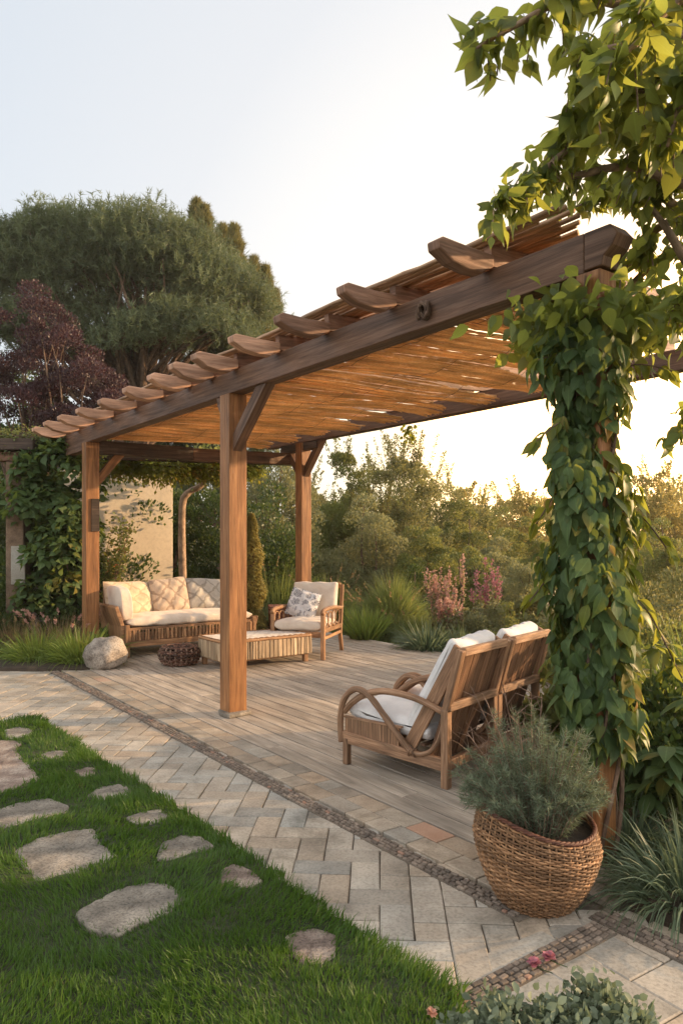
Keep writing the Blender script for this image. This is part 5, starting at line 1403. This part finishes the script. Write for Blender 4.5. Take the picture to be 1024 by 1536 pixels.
def flower_spikes(label, px, d, n, h, spread, mat, leafm='olive', head=.30, cat='flowering plant', fat=.045, nm='flower_spike_plant'):
    t = empty(nm, (onx(px, d), d, -.03), label=label, cat=cat); m = MB(); P = []; Q = []
    for s in range(n):
        P = P if n > 14 else []
        a = R.uniform(0, 2 * PI); q = R.random() ** .5 * spread; H = h * R.uniform(.65, 1.05)
        p0 = Vector((q * .4 * math.cos(a), q * .4 * math.sin(a), 0)); p1 = Vector((q * math.cos(a), q * math.sin(a) * .6, H))
        m.tube([p0, p0.lerp(p1, .5) + Vector((R.uniform(-.02, .02), 0, .02)), p1], [.006, .005, .003], 5)
        for k in range(46):
            tt = 1 - R.random() * head; P.append(np.array(p0.lerp(p1, tt)) + rng.normal(size=3) * fat * (1.25 - tt) / .35 * .35)
        if n <= 14:
            P_ = np.array(P); leaves('flower_spike', P_, rdir(len(P_)) + UP * .5, rdir(len(P_)), rng.uniform(.03, .05, len(P_)), LEAF_TINY, M[mat], t)
        for k in range(34):
            tt = R.random() * .75; Q.append(np.array(p0.lerp(p1, tt)) + rng.normal(size=3) * .05)
    m.build('stem', M['twig'], t); P = np.array(P); Q = np.array(Q)
    if n > 14: leaves('flowers', P, rdir(len(P)) + UP * .5, rdir(len(P)), rng.uniform(.03, .05, len(P)), LEAF_TINY, M[mat], t)
    leaves('foliage', Q, rdir(len(Q)) + UP * .6, rdir(len(Q)), rng.uniform(.04, .07, len(Q)), LEAF_TINY, M[leafm], t)
flower_spikes('thicket of dusty rose stalks with dry brown tips', 662, 10.9, 24, 1.02, .30, 'pale_pink', head=.40, fat=.022)
flower_spikes('low rounded dusty pink flower heads', 672, 10.4, 18, .62, .20, 'pale_pink', head=.22, fat=.05)
flower_spikes('single tall rosy spike rising above its neighbours', 694, 11.2, 3, 1.24, .05, 'pale_pink', head=.35)
flower_spikes('pair of fat deep pink plumes', 715, 10.8, 4, .98, .12, 'pink', head=.22, fat=.05)
flower_spikes('cluster of bright pink spikes, tallest of the pink ones', 738, 10.8, 9, 1.15, .15, 'pink', head=.30, fat=.03)
B(725, 10.4, 36, 905, 7000, .035, 'olive', 'twiggy brown green undergrowth below the pink spikes', nc=22, rc=.34, z=-.05, shoots=26, name='low_shrub')
B(775, 9.9, 34, 925, 6000, .035, 'mid', 'small leafy shrub right behind the white lounge cushion', nc=20, rc=.34, z=-.05, name='low_shrub')
B(760, 11.6, 40, 890, 7000, .04, 'mid', 'green undergrowth between pink spikes and cream plumes', nc=22, rc=.34, z=-.05, name='low_shrub')
B(800, 10.6, 36, 880, 5000, .06, 'airy', 'yellow green bush carrying cream plumes', name='plume_bush', nc=18, rc=.34, z=-.05, tpl=LEAF_OVAL)
flower_spikes('few cream plumes standing above the yellow green bush', 822, 10.3, 7, .98, .16, 'white_fl', head=.3, fat=.07)

# ---- planting at the far bed, in front of the first post
grass_clump('garden_grass', 'bright green grass clump at the foot of the first post', 'grass clump', -3.05, 8.60, .6, .58, 1100, 'lime', .012, .5, .8, z=.02, group='green grass clumps in the bed by the arbour')
grass_clump('garden_grass', 'bright green grass clump furthest out from the boulder', 'grass clump', -3.62, 8.72, .55, .56, 1000, 'lime', .012, .5, .8, z=.02, group='green grass clumps in the bed by the arbour')
grass_clump('garden_grass', 'darker grass clump against the picture edge', 'grass clump', -4.3, 8.8, .5, .42, 700, 'grassy', .012, .5, .8, z=.02, group='green grass clumps in the bed by the arbour')
grass_clump('dry_grass', 'reddish dry grass stalks behind the green clumps', 'dry grass', -3.55, 9.25, .6, .62, 800, 'straw', .008, .35, .55, z=.02, heads=30, headmat='pale_pink')
grass_clump('dry_grass', 'dry grass stalks beside the stone column', 'dry grass', -4.15, 9.3, .5, .55, 600, 'straw', .008, .35, .55, z=.02, heads=14)
broad_plant('broad_leaf_plant', 'low broad leaved plant at the foot of the arbour', -4.35, 9.2, 30, .30, 1.5, 'vine')

# ---- plant in the wicker planter
pp = empty('lavender_bush', (PLX, PLY, .265), label='silvery grey green bushy herb growing in the wicker planter', cat='plant')
m = MB(); SP = []; SDr = []; SL = []
for s in range(210):
    a = R.uniform(0, 2 * PI); q = R.random() ** .6; hh = R.uniform(.5, 1.0) if s % 5 else R.uniform(1.0, 1.32); top = Vector((math.cos(a) * q * .31 * (1.15 if s % 5 == 0 else 1) - .01, math.sin(a) * q * .27, .40 * (1 - q ** 2 * .66) * hh + .03))
    p0 = Vector((math.cos(a) * q * .12, math.sin(a) * q * .12, 0)); c = curve_pts([p0, p0.lerp(top, .5) + Vector((0, 0, .04)), top], 5)
    m.tube(c, [.0028 - .0018 * i / len(c) for i in range(len(c))], 4)
    k = 120; idx = (rng.random(k) ** .7 * (len(c) - 1.001)); f = idx - idx.astype(int); C_ = np.array([tuple(p) for p in c]); P = C_[idx.astype(int)] * (1 - f)[:, None] + C_[idx.astype(int) + 1] * f[:, None]
    tg = np.array(tuple((c[-1] - c[0]).normalized())); SP.append(P + rng.normal(size=(k, 3)) * .004); SDr.append(nrm(rdir(k) * .8 + tg[None] * .7))
m.build('stem', M['twig'], pp); SP = np.concatenate(SP); SDr = np.concatenate(SDr)
blades('foliage', SP, SDr, rng.uniform(.022, .045, len(SP)), .0032, .1, M['silver'], pp, seg=1)
m = MB()
for (x, y, z) in ((-.20, -.02, .52), (-.13, .05, .60), (-.02, .0, .56), (-.28, .0, .40), (.05, .1, .52), (-.1, -.1, .5), (-.24, .08, .55)):
    c = curve_pts([(x * .2, y * .2, .05), (x * .6, y * .6 + .02, z * .6), (x, y, z)], 6); m.tube(c, [.0035 - .0025 * i / len(c) for i in range(len(c))], 5)
    for k in range(7):
        p = c[R.randint(8, len(c) - 1)]; m.tube([p, p + Vector((R.uniform(-.06, .06), R.uniform(-.04, .04), R.uniform(.01, .06)))], [.0016, .0007], 4)
m.build('dry_stalk', M['twig'], pp)
# dead twigs below the lounge chair
dt_ = empty('dry_twigs', (1.05, 4.36, .0), label='tangle of dry twiggy stems growing up behind the lounge chair', cat='twigs')
m = MB()
for s in range(46):
    p = Vector((R.uniform(-.22, .15), R.uniform(-.08, .1), .0)); d = Vector((R.uniform(-.5, .35), R.uniform(-.3, .2), 1)).normalized(); c = [p]
    for k in range(6): d = (d + Vector((R.uniform(-.5, .5), R.uniform(-.3, .3), R.uniform(-.2, .25)))).normalized(); c.append(c[-1] + d * R.uniform(.05, .10))
    m.tube(c, [.0035 - .0004 * i for i in range(len(c))], 4)
m.build('twig', M['twig'], dt_)

# ---- climber on the front right post
cx, cy = PL(0, -3.46).x, PL(0, -3.46).y
vc = empty('climbing_vine', (cx, cy, 0), label='large leaved vine wrapped thickly round the pergola post', cat='climbing vine')
m = MB()
for s in range(7):
    a0 = s * .9; pts = []; 
    for i in range(40):
        z = i / 39 * 2.6 + .02; a = a0 + z * (1.5 + .3 * (s % 3)) ; r_ = .085 + .02 * math.sin(z * 5 + s); pts.append((r_ * math.cos(a) * 1.05, r_ * math.sin(a) * 1.05, z))
    m.tube(pts, [.011 - .007 * i / 39 for i in range(40)], 6)
m.build('stem', M['bark'], vc)
def vrad(z):
    return np.interp(z, [.42, .55, .8, 1.1, 1.4, 1.7, 1.9, 2.05, 2.2, 2.35, 2.45], [.05, .11, .145, .17, .195, .165, .12, .12, .18, .18, .12])
n = 3000; z = .50 + 1.93 * rng.random(n); a = rng.uniform(0, 2 * PI, n); layer = rng.random(n)
r_ = (vrad(z) + .04 * np.sin(3 * a + z * 5) + .03 * np.sin(z * 13 + a)) * (.6 + .45 * layer)
rd = np.column_stack([np.cos(a), np.sin(a), np.zeros(n)])
P = rd * r_[:, None]; P[:, 2] = z; P[:, 0] += -.02 + .03 * np.sin(z * 2.4)
D = nrm(rd * rng.uniform(.15, .7, n)[:, None] - UP * 1.0 + rdir(n) * .6); Nn = nrm(rd + UP * .25 + rdir(n) * .5)
S = np.interp(z, [.4, 1.5, 2.6], [.108, .10, .085]) * rng.uniform(.42, 1.2, n)
low = a_side = ((np.cos(a) > .45) & (rng.random(n) < .75)) | (rng.random(n) < .06)     # yellow leaves on the sun side, backlight put into their colour
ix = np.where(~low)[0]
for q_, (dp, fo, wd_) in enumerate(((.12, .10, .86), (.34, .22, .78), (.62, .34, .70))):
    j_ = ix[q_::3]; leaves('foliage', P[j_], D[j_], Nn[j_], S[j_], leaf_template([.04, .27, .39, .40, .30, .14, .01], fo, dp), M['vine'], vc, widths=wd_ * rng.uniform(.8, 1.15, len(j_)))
leaves('sunlit_foliage', P[low], D[low], Nn[low], S[low] * .95, LEAF_HEART, M['vine_yellow'], vc, widths=np.full(low.sum(), .62))
# upper part spilling on to the beam
n = 1000; P = np.column_stack([rng.normal(0, .17, n) + .03, rng.normal(0, .18, n) + .12, 2.46 + rng.normal(0, .075, n)]); 
leaves('upper_foliage', P, rdir(n) * .8 - UP * .7, rdir(n) + UP * .6, rng.uniform(.06, .11, n), LEAF_HEART, M['over'], vc, widths=np.full(n, .8))
# loose tendrils
m = MB(); TP = []; TD = []
for (dx, dy, dz, z0) in ((-.30, -.1, -.02, 1.9), (-.27, .0, -.1, 1.62), (.30, -.1, .04, 2.15), (.34, .0, -.12, 1.5), (-.28, -.05, .05, 2.2), (.32, -.15, -.25, 1.1), (-.3, 0, -.08, 1.25)):
    c = curve_pts([(0, 0, z0), (dx * .5, dy * .5, z0 + .08), (dx, dy, z0 + dz)], 5); m = MB(); m.tube(c, .0035, 4); m.build('tendril', M['bark'], vc)
    for p in c[3:]:
        for q in range(2): TP.append(tuple(p)); TD.append((dx + R.uniform(-.2, .2), R.uniform(-.3, .3), -.4 + R.uniform(-.3, .3)))
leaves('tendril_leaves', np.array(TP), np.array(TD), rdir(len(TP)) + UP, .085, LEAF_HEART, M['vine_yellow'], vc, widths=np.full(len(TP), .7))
# dangling sprig on the back beam
c = PL(2.84, 1.0, 2.80)
sg = empty('hanging_sprig', c, label='small dry sprig dangling from the back beam', cat='sprig')
m = MB(); m.tube([(0, 0, .02), (-.01, 0, -.1), (.02, -.01, -.22)], .003, 4); m.build('stem', M['twig'], sg)
n = 46; leaves('foliage', np.column_stack([rng.normal(0, .03, n), rng.normal(0, .03, n), -.2 * rng.random(n)]), rdir(n) - UP, rdir(n), .06, LEAF_OVAL, M['vine_yellow'], sg)

# ---- overhanging tree: trunk outside the view, boughs reaching in
ot = empty('overhanging_tree', (2.75, 3.6, -.05), label='broad leaved tree reaching over the pergola with hanging sprays', cat='tree')
O = Vector((2.75, 3.6, -.05))
m = MB(); m.tube(curve_pts([(0, 0, 0), (-.02, .05, 1.2), (-.15, .0, 2.2), (-.45, -.1, 3.0), (-.6, -.2, 4.0)], 6), [.14 - .003 * i for i in range(25)], 10); m.build('trunk', M['bark_pale'], ot, smooth=True)
LPs = []; LDs = []; LNs = []; LS = []
def bough(mb, pts, r0, nlv, spread, ls, subs=10, hang=.3):
    """a limb with side twigs carrying leaves"""
    c = curve_pts([Vector(p) - O for p in pts], 8); mb.tube(c, [max(.003, r0 * (1 - .85 * i / len(c))) for i in range(len(c))], 7)
    C_ = np.array([tuple(p) for p in c])
    for s in range(subs):
        i = int((.15 + .85 * (s + R.random()) / subs) * (len(c) - 1)); p = c[i]
        f = 1 - .55 * i / len(c)
        d = Vector((R.uniform(-1, .5), R.uniform(-1, 1), R.uniform(-.9, .55))).normalized(); L = spread * f * R.uniform(.5, 1.1)
        tw = curve_pts([p, p + d * L * .5 + Vector((0, 0, .03)), p + d * L - Vector((0, 0, hang * L))], 4); mb.tube(tw, [.004, ] * 1 + [.003] * (len(tw) - 1), 4)
        k = int(nlv / subs); T_ = np.array([tuple(q) for q in tw]); ii = rng.random(k) * (len(tw) - 1.001); fr = ii - ii.astype(int)
        P = T_[ii.astype(int)] * (1 - fr)[:, None] + T_[ii.astype(int) + 1] * fr[:, None] + rng.normal(size=(k, 3)) * .018
        dv = np.array(tuple(d)); LPs.append(P); LDs.append(nrm(dv[None] * .5 + rdir(k) * .75 - UP * rng.uniform(.3, 1.0, (k, 1)))); LNs.append(nrm(rdir(k) + UP * .7)); LS.append(ls * rng.uniform(.6, 1.25, k))
def Wp(px, py, d): return tuple(W(px, py, d))
mb = MB()
T0 = (2.3, 3.5, 3.1); T1 = (2.15, 3.4, 3.9)
bough(mb, [T1, Wp(1050, 60, 3.2), Wp(940, 10, 2.9), Wp(850, 0, 2.8), Wp(770, 40, 2.7), Wp(715, 72, 2.65)], .03, 200, .24, .11, 15)
bough(mb, [T1, Wp(1060, -40, 3.0), Wp(960, -60, 2.8), Wp(860, -50, 2.7), Wp(790, -20, 2.6)], .03, 240, .32, .115, 15, .5)
bough(mb, [T1, Wp(1050, 90, 2.9), Wp(960, 70, 2.75), Wp(890, 80, 2.7), Wp(862, 118, 2.65)], .028, 200, .26, .11, 14, .5)
bough(mb, [T0, Wp(1040, 190, 3.0), Wp(960, 140, 2.9), Wp(900, 150, 2.85), Wp(885, 180, 2.8)], .028, 260, .32, .11, 16)
bough(mb, [T0, Wp(1040, 230, 3.1), Wp(940, 190, 3.0), Wp(860, 220, 2.95), Wp(800, 268, 2.9), Wp(735, 325, 2.85)], .028, 330, .22, .085, 22)
bough(mb, [T0, Wp(1040, 280, 3.2), Wp(950, 250, 3.1), Wp(870, 262, 3.0), Wp(800, 280, 2.95), Wp(765, 312, 2.9)], .028, 300, .18, .085, 22)
bough(mb, [T0, Wp(1050, 320, 3.2), Wp(980, 290, 3.3), Wp(900, 300, 3.5), Wp(830, 322, 3.6)], .028, 260, .16, .09, 18, .1)
#bough(mb, [T0, Wp(1060, 380, 3.1), Wp(1030, 390, 3.1), Wp(1000, 420, 3.1), Wp(990, 460, 3.1)], .024, 200, .16, .095, 18, .6)
bough(mb, [T0, Wp(1080, 420, 3.0), Wp(1035, 440, 2.9), Wp(1018, 490, 2.9)], .02, 150, .16, .10, 12, .6)
bough(mb, [T0, Wp(1080, 560, 3.0), Wp(1045, 620, 3.0), Wp(1022, 668, 3.0)], .016, 70, .12, .08, 8, .4)
bough(mb, [T0, Wp(1010, 330, 3.4), Wp(950, 390, 3.6), Wp(880, 430, 3.7), Wp(820, 455, 3.8), Wp(785, 475, 3.8)], .024, 420, .20, .085, 22, .4)
bough(mb, [T0, Wp(1010, 380, 3.5), Wp(930, 440, 3.6), Wp(860, 480, 3.7), Wp(815, 495, 3.7)], .024, 380, .20, .085, 18, .4)
bough(mb, [T1, Wp(1060, 20, 3.4), Wp(1000, 60, 3.3), Wp(970, 130, 3.2), Wp(960, 200, 3.1)], .03, 430, .32, .095, 20)
bough(mb, [T1, Wp(1080, 150, 3.5), Wp(1020, 180, 3.4), Wp(990, 240, 3.3), Wp(975, 300, 3.3)], .03, 430, .30, .085, 20)
bough(mb, [T1, Wp(1090, -20, 2.6), Wp(1020, 0, 2.5), Wp(960, 60, 2.45), Wp(925, 90, 2.4)], .03, 200, .26, .115, 14, .6)
bough(mb, [T1, Wp(1090, 120, 2.7), Wp(1030, 140, 2.6), Wp(1000, 220, 2.6)], .03, 170, .24, .11, 12, .6)
mb.tube(curve_pts([Vector(Wp(1100, 470, 3.3)) - O, Vector(Wp(1035, 400, 3.25)) - O, Vector(Wp(1000, 345, 3.2)) - O, Vector(Wp(975, 310, 3.2)) - O], 6), [.03 - .0012 * i for i in range(19)], 9)
mb.build('branch', M['bark_pale'], ot, smooth=True)
LPs = np.concatenate(LPs); LDs = np.concatenate(LDs); LNs = np.concatenate(LNs); LS = np.concatenate(LS)
LS = LS * .84
lob = rng.random(len(LPs)) < .16
print('tree leaves', len(LPs))
ix = np.where(~lob)[0]
for q_, (dp, fo, wd_) in enumerate(((.10, .12, 1.5), (.35, .2, 1.25), (.6, .3, 1.1))):
    j_ = ix[q_::3]; leaves('foliage', LPs[j_], LDs[j_], LNs[j_], LS[j_] * 1.08, leaf_template([.02, .12, .20, .21, .17, .11, .05, .005], fo, dp), M['over'], ot, widths=wd_ * rng.uniform(.75, 1.2, len(j_)))
tri_leaves('lobed_foliage', LPs[lob], LDs[lob], LNs[lob], LS[lob] * .95, M['over'], ot)

# ---- bed beside the planter
grass_clump('arching_grass', 'blue green arching grass beside the planter, by the setts strip', 'ornamental grass', 1.40, 2.98, .46, .50, 900, 'blue', .009, .75, .95, z=.01, group='arching grasses in the bed behind the planter')
grass_clump('arching_grass', 'blue green arching grass at the picture edge', 'ornamental grass', 1.68, 3.10, .46, .54, 900, 'blue', .009, .7, .9, z=.01, group='arching grasses in the bed behind the planter')
grass_clump('arching_grass', 'smaller arching grass tucked against the leafy post', 'ornamental grass', 1.35, 3.42, .34, .40, 600, 'blue', .009, .7, .9, z=.01, group='arching grasses in the bed behind the planter')
def big_leaf(label, x, y, stems, L, h, mat='vine', group='broad leaved plants beside the post'):
    t = empty('broad_leaf_shrub', (x, y, 0), label=label, cat='shrub', group=group); m = MB(); P = []; D = []; Nn = []
    for s in range(stems):
        a = R.uniform(0, 2 * PI); top = Vector((math.cos(a) * R.uniform(.05, .3), math.sin(a) * R.uniform(.05, .22), h * R.uniform(.45, 1.05)))
        c = curve_pts([(0, 0, 0), tuple(top * .5 + Vector((0, 0, .06))), tuple(top)], 5); m.tube(c, .005, 5)
        for k in range(9):
            b = k * 2.4 + s; el = R.uniform(-.7, .5); P.append(tuple(top - Vector((0, 0, R.uniform(0, .08))))); dd = (math.cos(b) * math.cos(el), math.sin(b) * math.cos(el), math.sin(el) - .15); D.append(dd); Nn.append((-dd[0] * dd[2], -dd[1] * dd[2], 1.0))
    m.build('stem', M['mid'], t); n = len(P)
    leaves('foliage', np.array(P), np.array(D), np.array(Nn), L * rng.uniform(.7, 1.15, n), leaf_template([.03, .14, .20, .22, .19, .11, .01], droop=.3), M[mat], t, widths=np.full(n, .95))
big_leaf('glossy broad leaved shrub with drooping whorls next to the post foot', 1.62, 3.45, 9, .17, .62)
big_leaf('second broad leaved shrub reaching past the picture edge', 1.95, 3.6, 10, .18, .72)
big_leaf('third broad leaved shrub deeper in the bed', 1.75, 4.2, 10, .17, .85, 'over')
bush('dark_shrub', 'dark undergrowth packed behind the post foot', 'shrub', 1.62, 3.9, .42, .72, 7000, .045, 'dark', nc=26, rc=.36, z=0)
bush('dark_shrub', 'dark undergrowth deeper in the bed below the broad leaves', 'shrub', 2.1, 4.1, .5, .8, 7000, .045, 'dark', nc=26, rc=.36, z=0)
grass_clump('strappy_plant', 'yellow green strappy plant glowing behind the vine column', 'strappy plant', 2.35, 5.0, .55, .85, 360, 'lime', .026, .45, .6, z=0)
grass_clump('strappy_plant', 'strappy plant with tall upright leaves at the picture edge', 'strappy plant', 2.95, 5.9, .5, 1.0, 300, 'lime', .026, .35, .5, z=0)
grass_clump('strappy_plant', 'airy fine grass between the two strappy plants', 'strappy plant', 2.75, 6.4, .7, .85, 1500, 'grassy', .007, .6, .7, z=0)
bush('mid_shrub', 'green leafy shrub between vine column and lounge chairs', 'shrub', 1.75, 5.15, .36, .85, 4200, .06, 'mid', nc=20, rc=.36, z=0, tpl=LEAF_OVAL)
bush('mid_shrub', 'wide leafy shrub further back behind the vine column', 'shrub', 2.9, 7.6, .8, 1.05, 14000, .05, 'mid', nc=34, rc=.32, z=-.05)
bush('mid_shrub', 'soft green shrub at the deck corner behind the second lounge chair', 'shrub', 2.35, 7.6, .5, .9, 7000, .045, 'olive', nc=24, rc=.34, z=-.05)
bush('mid_shrub', 'pale leafy shrub at the picture edge beyond the strappy plants', 'shrub', 4.0, 8.6, .8, 1.2, 12000, .05, 'airy', nc=34, rc=.32, z=-.05)
# ---- plants at the lower edge of the view
def tip_bush(label, x, y, rx, h, n, group):
    return bush('low_grey_shrub', label, 'shrub', x, y, rx, h, n, .026, 'silver', nc=40, rc=.30, z=-.02, tpl=LEAF_OVAL, shoots=34, group=group, stems=5, ry=.22)
tip_bush('grey green small leaved shrub at the lawn corner, with a pale pink bloom', .44, 1.92, .22, .17, 6500, 'small leaved shrubs below the paving corner')
tip_bush('grey green small leaved shrub below the dropped blossoms', .68, 1.98, .22, .19, 6500, 'small leaved shrubs below the paving corner')
for x, y, z, lab in ((.31, 1.98, .10, 'pale pink bloom on the low shrub, at its lawn side'), (.26, 2.12, .08, 'dusty pink bloom resting in the lawn edge')):
    t = empty('small_bloom', (x, y, z), label=lab, cat='bloom'); n = 22; d = rdir(n); d[:, 2] = abs(d[:, 2])
    leaves('petal', np.zeros((n, 3)), d, d * -1 + UP, .018, LEAF_OVAL, M['pale_pink'], t); m = MB(); m.tube([(0, 0, 0), (.005, 0, -.09)], .002, 4); m.build('stem', M['mid'], t)


# ---- evening haze
hm_ = MB(); hm_.box(-30, 30, -4, 50, -2.2, 12.5, c=.5)
m, nt, nd, lk = new_mat('haze_air'); pv = nd.new('ShaderNodeVolumePrincipled'); pv.inputs['Color'].default_value = (1, .93, .82, 1); pv.inputs['Density'].default_value = .0009; pv.inputs['Anisotropy'].default_value = .35
oo = nd.new('ShaderNodeOutputMaterial'); lk.new(pv.outputs[0], oo.inputs['Volume'])
hm_.build('haze', m, kind='stuff')
